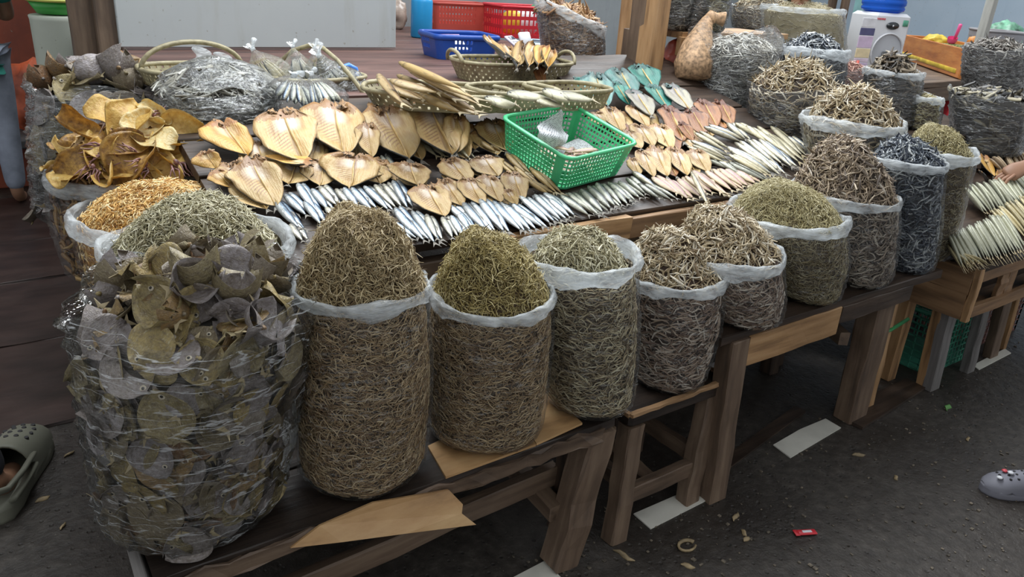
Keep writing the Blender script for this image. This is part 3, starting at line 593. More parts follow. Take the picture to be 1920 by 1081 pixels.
# ------------------------------------------------------------------ split, opened and dried fish
def splitmat(name, flesh, centre, edge, rib, gold):
    b = MB(name); uv = b.n('TexCoord').outputs['UV']; s = b.n('SeparateXYZ', None, _0=uv); u, v = s.outputs[0], s.outputs[1]; co = b.co((4, 4, 4)); n = b.noise(co, 1.6, 5, .6)
    au = b.math('ABSOLUTE', b.math('SUBTRACT', u, .5)); f1 = b.noise(b.co((30, 5, 8)), 1, 4, .6)
    c = b.ramp(b.math('ADD', b.math('MULTIPLY', n, .6), b.math('MULTIPLY', f1, .4)), [(.32, gold), (.55, flesh), (.72, tuple(min(1, x*1.12) for x in flesh))])
    # herring-bone ribs left of the spine
    w_ = b.n('TexWave', {'wave_type': 'BANDS', 'bands_direction': 'Y'}, Vector=b.n('CombineXYZ', None, _0=0.0, _1=b.math('ADD', v, b.math('MULTIPLY', au, .45)), _2=0.0), Scale=6.5, Distortion=.6).outputs[0]
    msk = b.math('MULTIPLY', b.ramp(u, [(.14, 0.0), (.26, 1.0), (.44, 1.0), (.47, 0.0)]), b.ramp(v, [(.18, 0.0), (.30, 1.0), (.68, 1.0), (.8, 0.0)]))
    c = b.mix(b.math('MULTIPLY', msk, b.ramp(w_, [(.45, 0.0), (.9, .75)])), c, rib)
    # bare cavity near the head, brown rough edge at the head
    cav = b.math('MULTIPLY', b.ramp(b.math('ADD', au, b.math('MULTIPLY', n, .12)), [(.16, 1.0), (.30, 0.0)]), b.ramp(b.math('ADD', v, b.math('MULTIPLY', n, .15)), [(.60, 0.0), (.70, 1.0)]))
    rim_ = b.math('MULTIPLY', b.ramp(b.math('ADD', au, b.math('MULTIPLY', n, .12)), [(.20, 0.0), (.27, .5), (.31, .5), (.37, 0.0)]), b.ramp(b.math('ADD', v, b.math('MULTIPLY', n, .15)), [(.56, 0.0), (.66, 1.0)])); c = b.mix(rim_, c, edge); c = b.mix(b.math('MULTIPLY', cav, .9), c, centre)
    hd = b.ramp(b.math('ADD', v, b.math('MULTIPLY', b.noise(b.co((10, 10, 10)), 1.5, 4, .7), .35)), [(.99, 0.0), (1.16, .85)])
    c = b.mix(hd, c, edge); c = b.mix(b.ramp(au, [(.45, 0.0), (.5, .6)]), c, edge)
    sp = b.ramp(au, [(.0, .6), (.035, 0.0)]); c = b.mix(b.math('MULTIPLY', sp, b.ramp(v, [(.1, 0.0), (.2, 1.0)])), c, rib)
    tone = b.math('ADD', b.math('MULTIPLY', b.n('ObjectInfo').outputs['Random'], .35), .80)
    return b.bsdf(Base_Color=b.n('HueSaturation', None, Value=tone, Color=c), Roughness=.42, Normal=b.bump(b.math('ADD', n, f1), .35, .012))
SKIN_M = plain('dark_silver_fish_skin', (.10, .10, .09), .35, .3, 14)
HEADB = plain('rough_brown_fish_head', (.40, .235, .11), .6, .5, 22)
HEADR = plain('dark_red_fish_head', (.16, .05, .02), .55, .5, 22)
HEADT = plain('dull_teal_fish_head', (.10, .17, .16), .55, .4, 22)
BONE = plain('amber_backbone', (.62, .42, .17), .4, .2)
def split_proto(m, headm, seed, skew=.12, curl=.10, fat=1.0):
    """opened fish, length 1 (head at +y), width 1; left half wider by skew"""
    r = random.Random(seed); t = thing('split_fish', 'split fish', 'fish'); nu, nv = 13, 19; ph = [r.uniform(0, 6) for _ in range(6)]
    V, UV = [], []
    for i in range(nv):
        v = i/(nv-1)                                    # 0 tail .. 1 head
        wd = (.05+.95*math.sin(min(1, (v*1.02)**.80)*pi*.66)**1.0)*(1 if v < .70 else 1-.40*((v-.70)/.30)**1.8)*fat
        for k in range(nu):
            u = k/(nu-1)*2-1; sd = 1+skew*(-1 if u > 0 else 1)
            x = u*.5*wd*sd*(1+.06*math.sin(8*v+ph[0]+u)+.035*math.sin(21*v+ph[1]+2*u))+.03*math.sin(4*v+ph[3])
            top = 1-.09*abs(u)**.8+.035*math.sin(9*u+ph[2])+.02*math.sin(21*u+ph[3]) if v > .6 else 1
            y = -.42+(.84*v)*(1+(top-1)*max(0, (v-.6)/.4))
            z = .035*abs(math.sin(3.1*u+ph[2]))*v+curl*(.45*u*u-.28*abs(u)**4)*(1+.4*v)-.03*math.exp(-(u/.16)**2)+.018*math.sin(7*v+3*u+ph[4])+curl*.8*max(0, v-.7)*(.4-abs(u))+.02*math.sin(5*u+ph[5])*v
            V.append(Vector((x, y, z))); UV.append((.5+u*.5, v))
    N = nu*nv; V += [p-Vector((0, 0, .026)) for p in V]; UV += UV; f, idx = [], []
    for i in range(nv-1):
        for k in range(nu-1):
            a = i*nu+k; f.append((a, a+1, a+nu+1, a+nu)); idx.append(0); f.append((a+N+nu, a+N+nu+1, a+N+1, a+N)); idx.append(1)
    ring = [k for k in range(nu)]+[i*nu+nu-1 for i in range(1, nv)]+[(nv-1)*nu+k for k in range(nu-2, -1, -1)]+[i*nu for i in range(nv-2, 0, -1)]
    for a, b_ in zip(ring, ring[1:]+ring[:1]): f.append((a+N, b_+N, b_, a)); idx.append(1)
    makeL('flesh', V, f, [m, SKIN_M], t, uv=UV, idx=idx)
    pts = [(skew*.15*0+.012*math.sin(6*q), -.40+.66*q, .004+.02*q) for q in np.linspace(0, 1, 7)]
    makeL('backbone', *tubem(pts, [.010, .016, .018, .02, .02, .017, .01], 6, flat=.6), BONE, t)
    for sgn in (-1, 1):                                 # two ragged halves of the head
        hv, hf = [], []; nn = 9
        for i in range(7):
            q = i/6; yy_ = .30+.125*q
            for k in range(nn):
                a = 2*pi*k/nn; rr = (.050+.045*math.sin(pi*q))*(1-.45*q)*(1+.5*r.uniform(-1, 1))
                hv.append(Vector((sgn*(.17*fat-.03*q)+math.cos(a)*rr*1.5*fat, yy_+.05*r.uniform(-1, 1), .010+math.sin(a)*rr*.26+.014*r.uniform(-1, 1))))
        for i in range(6):
            for k in range(nn): j = (k+1) % nn; hf.append((i*nn+k, i*nn+j, (i+1)*nn+j, (i+1)*nn+k))
        hf += [tuple(range(nn-1, -1, -1)), tuple(range(6*nn, 7*nn))]
        makeL('head_half', hv, hf, headm, t)
    a = [(.02, -.41, .004), (.10, -.52, .02), (.03, -.475, 0), (-.03, -.475, 0), (-.09, -.515, -.01), (-.02, -.41, 0)]; m6 = 6
    vv = [Vector(p) for p in a]+[Vector(p)-Vector((0, 0, .012)) for p in a]
    makeL('tail_fin', vv, [tuple(range(m6)), tuple(range(2*m6-1, m6-1, -1))]+[(i+m6, (i+1) % m6+m6, (i+1) % m6, i) for i in range(m6)], FIN_M, t, smooth=False)
    return t
SM_tan = splitmat('pale_tan_split_fish', (.54, .38, .165), (.66, .54, .44), (.27, .13, .045), (.26, .12, .06), (.46, .27, .085))
SM_gold = splitmat('golden_split_fish', (.60, .37, .10), (.68, .52, .32), (.30, .12, .035), (.40, .20, .07), (.62, .32, .06))
SM_brown = splitmat('red_brown_split_fish', (.36, .15, .045), (.26, .085, .035), (.11, .035, .018), (.18, .06, .025), (.30, .10, .03))
SM_teal = splitmat('teal_dyed_split_fish', (.13, .25, .23), (.33, .37, .28), (.06, .12, .12), (.09, .17, .16), (.05, .25, .22))
SM_deep = splitmat('deep_teal_split_fish', (.045, .25, .20), (.16, .36, .28), (.02, .10, .09), (.015, .10, .08), (.02, .17, .13))
SM_cream = splitmat('cream_grey_split_fish', (.40, .36, .26), (.36, .33, .31), (.12, .12, .12), (.22, .2, .2), (.30, .29, .26))
SM_grey = splitmat('grey_olive_split_fish', (.34, .32, .22), (.30, .29, .25), (.10, .095, .08), (.15, .14, .11), (.26, .23, .14))
def PS(m, h, *seeds, **k): return [Proto(split_proto(m, h, s, **k)) for s in seeds]
P_tan = PS(SM_tan, HEADB, 1, 2, 3, skew=.12); P_tanw = PS(SM_tan, HEADB, 4, 5, skew=.18, curl=.16); P_gold = PS(SM_gold, HEADB, 6, 7, skew=.25, curl=.30)
P_brown = PS(SM_brown, HEADR, 8, 9); P_teal = PS(SM_teal, HEADT, 10, 11); P_deep = PS(SM_deep, HEADT, 12, 13, curl=.2); P_cream = PS(SM_cream, HEADT, 14, 15); P_grey = PS(SM_grey, HEADT, 16)
def lay_split(protos, data, up=.05, tail_up=.012, roll=10, plane=S):
    for i, d in enumerate(data):
        hx, hy, tx, ty, w_, lab = d[:6]; grp = d[6] if len(d) > 6 else None
        r = random.Random(hx*3+ty); H = plane(hx, hy, up+r.uniform(-.004, .006)); T = plane(tx, ty, tail_up+r.uniform(0, .004)); y = H-T; L = y.length; y = y/L
        n = (SN-y*SN.dot(y)).normalized(); n = Matrix.Rotation(math.radians(r.uniform(-roll, roll)), 3, y) @ n; x = y.cross(n); w3 = w_/ppm((H+T)/2)*1.06
        protos[i % len(protos)].put(frame((H+T)/2-y*L*.04, x, y, n, (w3, L*1.12, (w3+L)*.5)), lab, grp)
lay_split(P_tan, [
 (689, 226, 697, 293, 46, 'plain tan split fish lying half under the fourth big one of the back row'), (860, 208, 856, 286, 52, 'pale tan split fish tucked behind the right end of the back row'),
 (523, 199, 570, 302, 112, 'big ribbed tan split fish at the left end of the back row'), (624, 185, 643, 288, 114, 'big pale split fish, second from the left in the back row'),
 (711, 188, 765, 297, 102, 'big pale split fish, third from the left in the back row'), (798, 185, 848, 290, 112, 'big pale split fish at the right end of the back row')], up=.075, tail_up=.03)
lay_split(P_tan, [(600, 262, 580, 312, 50, 'tan split fish under the gap between the first two big ones'), (720, 296, 700, 330, 46, 'dull tan split fish below the third big one')], up=.02)
lay_split(P_gold, [(412, 222, 462, 292, 88, 'golden folded split fish beside the heap of squid'), (588, 312, 499, 296, 46, 'golden curled piece below the big ribbed split fish'), (384, 280, 404, 316, 52, 'small golden piece right of the squid sack'), (400, 316, 436, 352, 50, 'dull golden piece behind the orange shrimp')], up=.045)
lay_split(P_tanw, [(464, 290, 516, 386, 92, 'long pale split fish pointing down to the left end of the sardines'), (669, 284, 657, 352, 104, 'wide split fish with an orange red head edge below the back row')], up=.05)
lay_split(P_tan, [(767, 302, 781, 347, 84, 'short wide split fish above the right end of the bright sardines'), (838, 293, 878, 342, 72, 'tan split fish behind the middle cluster, left one'), (903, 290, 934, 330, 74, 'tan split fish behind the middle cluster, right one'),
 (796, 342, 831, 405, 78, 'round tan split fish lying lowest among the sardines'), (829, 331, 865, 386, 56, 'narrow tan split fish right of the lowest round one'), (875, 330, 905, 384, 60, 'tan split fish in the centre of the middle cluster'), (912, 325, 936, 378, 54, 'pale tan split fish right of the centre of the middle cluster'),
 (950, 352, 968, 384, 36, 'small tan split fish showing under the rightmost of the middle cluster'), (959, 318, 980, 375, 54, 'tan split fish at the right end of the middle cluster'), (919, 220, 949, 283, 68, 'pale split fish partly under the left side of the green basket')], up=.04)
lay_split(P_tan+P_tanw, [(1113, 208, 1136, 236, 42, 'tan split fish mostly behind the right rear of the green basket'), (1141, 197, 1164, 246, 54, 'pale split fish right of the green basket, upper row left'), (1187, 197, 1213, 238, 52, 'yellowish split fish in the upper row below the teal ones'),
 (1174, 242, 1201, 278, 48, 'tan split fish at the right rim of the green basket'), (1196, 231, 1224, 275, 54, 'tan split fish in the second row right of the green basket'), (1232, 230, 1256, 279, 50, 'pale split fish in the second row left of the red brown one'),
 (1185, 293, 1198, 328, 30, 'narrow tan split fish beside the right corner of the green basket'), (1203, 280, 1225, 332, 44, 'tan split fish in the third row, first right of the green basket'), (1226, 271, 1250, 330, 48, 'pale split fish in the third row, second right of the green basket'),
 (1263, 274, 1288, 330, 48, 'tan split fish in the third row, third right of the green basket'), (1300, 277, 1326, 322, 46, 'tan split fish in the third row next to the dark mackerels')], up=.035)
lay_split(P_brown, [(1275, 226, 1301, 264, 30, 'red brown split fish half hidden between two larger ones'), (1251, 195, 1282, 265, 58, 'large red brown split fish, leftmost of the brown ones'), (1293, 200, 1323, 252, 48, 'red brown split fish, second of the brown ones'), (1315, 184, 1344, 238, 50, 'red brown split fish, third of the brown ones'), (1348, 186, 1373, 235, 44, 'red brown split fish at the right end of the brown ones')], up=.04)
# small board that carries the teal fish behind the counter
tbd = thing('display_board', 'sloping board under the pile of teal dyed fish', 'board', Vector((2.4, 2.7, 1.08)))
a = surf(2.05, 2.62); b_ = surf(2.85, 2.62); a.z -= .014; b_.z -= .014
beam('plank', a, b_, .36, .02, W_dark, tbd, up=SN)
lay_split(P_deep, [(1072, 146, 1108, 178, 46, 'dark teal split fish at the left edge of the teal pile'), (1196, 118, 1228, 168, 64, 'deep green split fish at the top of the teal pile'), (1222, 156, 1252, 204, 54, 'deep green split fish at the right of the teal pile'), (1150, 150, 1180, 196, 44, 'dark teal fish under the middle of the teal pile')], up=.07, tail_up=.02)
lay_split(P_teal, [(1159, 126, 1186, 176, 62, 'teal split fish in the middle of the teal pile'), (1113, 134, 1138, 198, 62, 'pale teal split fish with a cream centre at the left of the pile')], up=.085, tail_up=.04)
lay_split(P_cream, [(1187, 166, 1220, 216, 56, 'cream and grey split fish below the teal pile'), (1254, 155, 1293, 206, 58, 'cream and grey split fish right of the teal pile')], up=.06, tail_up=.03)
# lower layers of split fish that only show at the edges of the rows
lay_split(P_tan, [(x+r_[0], y+r_[1], x2+r_[0], y2+r_[1], w_, 'split fish lying in the lower layer under the left hand rows', 'lower layer of split fish, left') for k, (x, y, x2, y2, w_) in enumerate([
 (545, 225, 590, 310, 90), (650, 215, 668, 296, 90), (735, 215, 790, 300, 86), (820, 215, 870, 298, 90), (560, 300, 540, 345, 80), (610, 300, 600, 348, 80), (480, 260, 500, 320, 70), (690, 300, 712, 344, 80), (745, 312, 745, 340, 70),
 (850, 320, 880, 360, 60), (892, 345, 912, 388, 54), (930, 340, 955, 384, 54), (815, 350, 845, 396, 60), (430, 300, 470, 350, 80), (450, 330, 500, 392, 70), (905, 240, 930, 290, 60), (870, 230, 890, 280, 60), (880, 300, 905, 330, 60), (770, 320, 790, 350, 60)]) for r_ in ((0, 0),)], up=.02, tail_up=.004)
lay_split(P_tan+P_brown, [(x, y, x2, y2, w_, 'split fish lying in the lower layer right of the green basket', 'lower layer of split fish, right') for (x, y, x2, y2, w_) in [
 (1155, 205, 1180, 250, 48), (1205, 205, 1228, 246, 46), (1215, 240, 1240, 282, 46), (1250, 245, 1270, 285, 44), (1240, 282, 1268, 330, 44), (1280, 282, 1306, 328, 44), (1272, 215, 1300, 270, 50), (1310, 212, 1335, 256, 44), (1338, 196, 1362, 240, 44), (1160, 230, 1185, 270, 44), (1290, 250, 1315, 290, 40)]], up=.015, tail_up=.004)

# ------------------------------------------------------------------ bag of flat fish in the foreground
def flatmat():
    b = MB('mottled_flat_fish_skin'); r = b.n('ObjectInfo').outputs['Random']; n = b.noise(b.co((8, 8, 8)), 1.5, 5, .65)
    c = b.ramp(r, [(.0, (.22, .19, .18)), (.22, (.34, .31, .32)), (.42, (.20, .16, .095)), (.62, (.30, .25, .13)), (.82, (.36, .27, .10)), (1, (.22, .11, .05))])
    c = b.mix(b.ramp(n, [(.40, 0.0), (.70, .8)]), c, (.12, .09, .065)); f2 = b.noise(b.co((40, 14, 20)), 1, 4)
    c = b.mix(b.ramp(f2, [(.58, 0.0), (.7, .5)]), c, (.50, .46, .36))
    return b.bsdf(Base_Color=c, Roughness=.42, Metallic=.1, Normal=b.bump(b.math('ADD', n, f2), .4, .012))
FLATM = flatmat(); RING = plain('pale_eye_ring', (.50, .44, .34), .4)
def flat_proto(seed, warp):
    r = random.Random(seed); t = thing('flat_fish', 'flat fish', 'fish'); nu, nv = 11, 15; V = []; ph = r.uniform(0, 6)
    for i in range(nv):
        v = i/(nv-1); a = math.sin(pi*v**.85)**.62*.36+.035
        for k in range(nu):
            u = k/(nu-1)*2-1; x = u*a*(1+.06*(u > 0)); y = -.40+.84*v
            z = warp*(u*u*.30+(v-.5)**2*.9*math.sin(ph)+.25*u*(v-.5)*math.cos(ph))+.02*math.sin(8*v+4*u+ph)
            V.append(Vector((x, y, z)))
    N = nu*nv; cz = [.035*math.sqrt(max(0, 1-(k/(nu-1)*2-1)**2)) for k in range(nu)]
    W_ = [p+Vector((0, 0, cz[i % nu])) for i, p in enumerate(V)]+[p-Vector((0, 0, cz[i % nu]+.004)) for i, p in enumerate(V)]; f = []
    for i in range(nv-1):
        for k in range(nu-1):
            q = i*nu+k; f.append((q, q+1, q+nu+1, q+nu)); f.append((q+N+nu, q+N+nu+1, q+N+1, q+N))
    ring = [k for k in range(nu)]+[i*nu+nu-1 for i in range(1, nv)]+[(nv-1)*nu+k for k in range(nu-2, -1, -1)]+[i*nu for i in range(nv-2, 0, -1)]
    for p, q in zip(ring, ring[1:]+ring[:1]): f.append((p+N, q+N, q, p))
    makeL('body', W_, f, FLATM, t); zt = V[1*nu+5].z
    a = [(.03, -.36, 0), (.15, -.52, .01), (.02, -.45, 0), (-.13, -.51, -.01), (-.03, -.36, 0)]
    vv = [Vector(p)+Vector((0, 0, zt+.01)) for p in a]+[Vector(p)+Vector((0, 0, zt)) for p in a]
    makeL('tail_fin', vv, [(0, 1, 2, 3, 4), (9, 8, 7, 6, 5)]+[(i+5, (i+1) % 5+5, (i+1) % 5, i) for i in range(5)], FIN_P, t, smooth=False)
    zh = V[12*nu+6].z
    rg = lathem([(.052, 0), (.048, .016), (.026, .020)], 10); makeL('eye_ring', [p+Vector((.05, .30, zh+.028)) for p in rg[0]], rg[1], RING, t)
    ey = lathem([(.026, 0), (.022, .012), (.008, .016)], 8); makeL('eye', [p+Vector((.05, .30, zh+.042)) for p in ey[0]], ey[1], EYE_M, t)
    m = tubem([(0, .40, V[13*nu+5].z), (0, .45, V[13*nu+5].z), (.01, .475, V[13*nu+5].z)], [.05, .035, .022], 8); makeL('mouth', *m, FLATM, t)
    return t
P_flat = [Proto(flat_proto(i, wv)) for i, wv in enumerate((.35, .9, -.7, .15, 1.3))]
PUT = 0
def fill_flat(sk, ntop, nside, size, lab_top, lab_side, grp, seed, tq=(.02, .97), rin=.86):
    r = np.random.default_rng(seed); cnt = 0
    th = r.uniform(0, 2*pi, ntop); q = np.sqrt(r.uniform(0, .96, ntop)); p, n = sk.nrm(lambda a, b: sk.heap(a, b, 0, rin), th, q); n[n[:, 2] < 0] *= -1
    for i in range(ntop):
        nn = Vector(n[i])+Vector(r.normal(0, .55, 3)); nn.z = abs(nn.z)+.1; nn.normalize(); y = nn.orthogonal().normalized(); y = Matrix.Rotation(r.uniform(0, 6.28), 3, nn) @ y
        s_ = size*r.uniform(.75, 1.15); P_flat[cnt % 5].put(frame(Vector(p[i])+Vector((0, 0, r.uniform(-.01, .03))), y.cross(nn), y, nn, (s_,)*3), lab_top, grp+', on top'); cnt += 1
    k = 0
    while k < nside:
        a, t = r.uniform(0, 2*pi), r.uniform(*tq); p, n = sk.nrm(lambda x, b: sk.side(x, b), np.array([a]), np.array([t])); nn = Vector(n[0]); pp = Vector(p[0])
        if nn.dot(EYE-pp) < -.1: continue
        nn = (nn+Vector(r.normal(0, .24, 3))).normalized(); y = nn.orthogonal().normalized(); y = Matrix.Rotation(r.uniform(0, 6.28), 3, nn) @ y; s_ = size*r.uniform(.75, 1.2)
        P_flat[cnt % 5].put(frame(pp-Vector(n[0])*r.uniform(.014, .040), y.cross(nn), y, nn, (s_, s_, s_*.38)), lab_side, grp+', behind the film'); cnt += 1; k += 1
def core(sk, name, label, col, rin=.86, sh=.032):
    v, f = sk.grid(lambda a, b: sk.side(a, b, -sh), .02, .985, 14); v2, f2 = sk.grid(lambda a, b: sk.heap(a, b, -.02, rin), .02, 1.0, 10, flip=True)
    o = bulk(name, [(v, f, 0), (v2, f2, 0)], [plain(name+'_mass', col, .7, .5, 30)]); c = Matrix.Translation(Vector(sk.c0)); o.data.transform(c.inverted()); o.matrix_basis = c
    tag(o, label, 'dried fish', kind='stuff')
B0 = sack_px((372, 1034), .456, 292, (368, 590), 396, (390, 505), 31, bulge=.006, hp=2.0)
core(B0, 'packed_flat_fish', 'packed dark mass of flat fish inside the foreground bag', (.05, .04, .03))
fill_flat(B0, 74, 190, .105, 'mottled flat dried fish lying on top of the foreground bag', 'flat dried fish pressed against the film of the foreground bag', 'flat fish of the foreground bag', 5)
bag(B0, 'large_plastic_bag', 'large crinkled clear bag of flat fish in the left foreground', FILM_big, top=1.13, crumple=.008, gap=.012, rim=False, extra=.016, nq=44)
L4 = sack_w((.36, 3.0, .602), .20, (203, 172), 232, (205, 140), 33, hp=2.0)
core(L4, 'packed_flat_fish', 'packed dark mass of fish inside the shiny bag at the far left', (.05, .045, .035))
fill_flat(L4, 34, 60, .15, 'mottled flat dried fish on top of the shiny bag at the far left', 'flat dried fish behind the film of the shiny bag at the far left', 'flat fish of the far left bag', 6)
bag(L4, 'large_plastic_bag', 'large shiny clear bag of flat fish at the far left by the posts', FILM_shiny, top=1.08, crumple=.012, gap=.014, rim=False, extra=.02, nq=40)

# ------------------------------------------------------------------ golden dried squid on the left sack
def squidmat():
    b = MB('amber_dried_squid'); n = b.noise(b.co((7, 7, 7)), 1.5, 5, .6); r = b.n('ObjectInfo').outputs['Random']
    c = b.ramp(b.math('ADD', b.math('MULTIPLY', n, .62), b.math('MULTIPLY', r, .42)), [(.25, (.22, .11, .045)), (.42, (.56, .33, .085)), (.58, (.72, .50, .15)), (.74, (.78, .66, .36))])
    p = b.n('BsdfPrincipled', None, Base_Color=c, Roughness=.33, Normal=b.bump(n, .4, .015)); t = b.n('BsdfTranslucent', None, Color=c)
    m = b.n('MixShader', None, _0=.35, _1=p, _2=t); b.t.links.new(m.outputs[0], b.out.inputs[0]); return b.m
SQM = squidmat(); TENT = plain('purple_brown_tentacles', (.26, .125, .115), .5, .4, 20)
def squid_proto(seed, curl, tent=True, wide=.40):
    r = random.Random(seed); t = thing('dried_squid', 'dried squid', 'squid'); nu, nv = 13, 13; V = []; ph = [r.uniform(0, 6) for _ in range(4)]
    for i in range(nv):
        v = i/(nv-1); a = wide*(math.sin(pi*(.12+.80*v))**.7)*(1+.08*math.sin(7*v+ph[0]))
        for k in range(nu):
            u = k/(nu-1)*2-1; th = u*curl; x = a*math.sin(th)/curl if abs(curl) > .05 else a*u; z = a*(1-math.cos(th))/abs(curl)
            V.append(Vector((x, -.45+.85*v, z+.05*math.sin(5*v+2*u+ph[1])+.06*math.sin(3*v*2+ph[2])+.03*u*math.sin(11*v+ph[3]))))
    N = nu*nv; V += [p-Vector((0, 0, .014)) for p in V]; f = []
    for i in range(nv-1):
        for k in range(nu-1): q = i*nu+k; f.append((q, q+1, q+nu+1, q+nu)); f.append((q+N+nu, q+N+nu+1, q+N+1, q+N))
    ring = [k for k in range(nu)]+[i*nu+nu-1 for i in range(1, nv)]+[(nv-1)*nu+k for k in range(nu-2, -1, -1)]+[i*nu for i in range(nv-2, 0, -1)]
    for p, q in zip(ring, ring[1:]+ring[:1]): f.append((p+N, q+N, q, p))
    makeL('mantle', V, f, SQM, t)
    if tent:
        ms = []
        for k in range(7):
            x0 = (k-3)*.035; pts = [(x0, .34, .05)]
            for j in range(1, 6): pts.append((x0*(1+j*.35)+r.uniform(-.03, .03), .34+.085*j+r.uniform(-.02, .02), .05+.05*math.sin(j*1.1+k)+r.uniform(-.02, .02)))
            ms.append(tubem(pts, [.026, .022, .018, .015, .011, .005], 6))
        makeL('tentacles', *joinm(ms), TENT, t)
        makeL('head', *tubem([(0, .26, .05), (0, .32, .07), (0, .38, .06)], [.05, .075, .05], 10, flat=.6), TENT, t)
    return t
P_sq = [Proto(squid_proto(1, 1.2)), Proto(squid_proto(2, .7, False)), Proto(squid_proto(3, 1.8, False, .34)), Proto(squid_proto(4, -1.0)), Proto(squid_proto(5, 1.4, False, .45))]
SQL = [(245, 232, 4, .19, 'large cupped golden squid at the top of the squid heap', 0), (155, 246, 2, .17, 'rolled golden squid lying crosswise at the left of the heap', 1.4), (195, 272, 1, .15, 'cream coloured squid piece in the middle left of the heap', .7), (288, 222, 2, .15, 'narrow golden piece at the top right of the heap', 1.2), (335, 262, 4, .19, 'broad amber squid at the right of the heap', 2.0), (252, 308, 4, .21, 'large round golden squid in front of the heap', 3.0),
 (155, 312, 0, .16, 'squid with purple tentacles at the lower left of the heap', 2.6), (128, 332, 1, .12, 'small golden piece at the left rim of the squid sack', .3), (305, 330, 1, .17, 'amber piece bent over the front rim of the squid sack', 4.4), (350, 315, 2, .17, 'thin golden piece at the right rim of the squid sack', 5.2), (205, 218, 1, .16, 'golden sheet at the back left of the heap', 5.6), (266, 240, 3, .15, 'squid with upright purple tentacles at the top of the heap', 6.0),
 (203, 328, 2, .15, 'narrow pale golden strip in front of the heap', .4), (230, 280, 0, .15, 'purple brown squid in the dark middle of the heap', 2.2), (118, 282, 1, .11, 'small golden flap at the far left of the heap', 1.0), (318, 292, 3, .16, 'squid with a long purple arm right of the middle', 4.0), (180, 300, 3, .13, 'purple squid head at the lower left of the heap', 3.4), (285, 268, 1, .15, 'cream golden sheet right of the middle of the heap', 1.8), (230, 322, 1, .14, 'dull golden piece under the large round one', 2.9), (275, 335, 2, .14, 'amber strip below the large round squid', 1.3)]
hq = np.linspace(.02, .99, 24); hth = np.linspace(0, 2*pi, 72)
HQ, HT = np.meshgrid(hq, hth, indexing='ij'); HP = SQ.heap(HT.ravel(), HQ.ravel())
def on_heap(P_, px, py):
    rr = np.array(ray(px, py)); rr = rr/np.linalg.norm(rr); d = P_-np.array(EYE); al = d@rr; per = np.linalg.norm(d-al[:, None]*rr, axis=1); ok = per < .03
    k = np.argmin(np.where(ok, al, 99)) if ok.any() else np.argmin(per); return Vector(EYE)+Vector(rr)*float(al[k])
for (px, py, k, s_, lab, rot) in SQL:
    p = on_heap(HP, px, py); r = random.Random(px*py); v_ = (EYE-p).normalized(); n = (v_*.55+Vector((r.uniform(-.5, .5), r.uniform(-.5, .3), .75))).normalized()
    y = Matrix.Rotation(rot, 3, n) @ n.orthogonal().normalized(); P_sq[k].put(frame(p+n*.008, y.cross(n), y, n, (s_*.90,)*3), lab, None)

r = np.random.default_rng(77)
for i in range(16):
    th_, q_ = np.array([r.uniform(0, 2*pi)]), np.array([math.sqrt(r.uniform(.05, .95))]); p, n = SQ.nrm(lambda a, b: SQ.heap(a, b), th_, q_); n = Vector(n[0]); n = -n if n.z < 0 else n; n = (n+Vector(r.normal(0, .5, 3))).normalized(); y = Matrix.Rotation(r.uniform(0, 6.28), 3, n) @ n.orthogonal().normalized(); s_ = r.uniform(.09, .14)
    P_sq[i % 5].put(frame(Vector(p[0])+n*.004, y.cross(n), y, n, (s_,)*3), 'small brown or golden squid scrap filling the gaps of the squid heap', 'scraps between the golden squid')
# ------------------------------------------------------------------ perforated and woven baskets
def rrect(w, l, r, n=96):
    P, segs = [], []
    for cx, cy, a0 in ((w/2-r, l/2-r, 0), (-w/2+r, l/2-r, pi/2), (-w/2+r, -l/2+r, pi), (w/2-r, -l/2+r, 1.5*pi)):
        P += [Vector((cx+r*math.cos(a0+k*pi/16), cy+r*math.sin(a0+k*pi/16))) for k in range(9)]
    return resample(P, n)
def ellipse(a, b, n=96, p=2.4):
    P = []
    for k in range(200):
        q = 2*pi*k/200; c, s_ = math.cos(q), math.sin(q); P.append(Vector((a*math.copysign(abs(c)**(2/p), c), b*math.copysign(abs(s_)**(2/p), s_))))
    return resample(P, n)
def resample(P, n):
    d = [0]
    for a, b in zip(P, P[1:]+P[:1]): d.append(d[-1]+(b-a).length)
    out, j = [], 0
    for k in range(n):
        t = d[-1]*k/n
        while d[j+1] < t: j += 1
        a, b = P[j], P[(j+1) % len(P)]; out.append(a.lerp(b, (t-d[j])/max(1e-9, d[j+1]-d[j])))
    return out
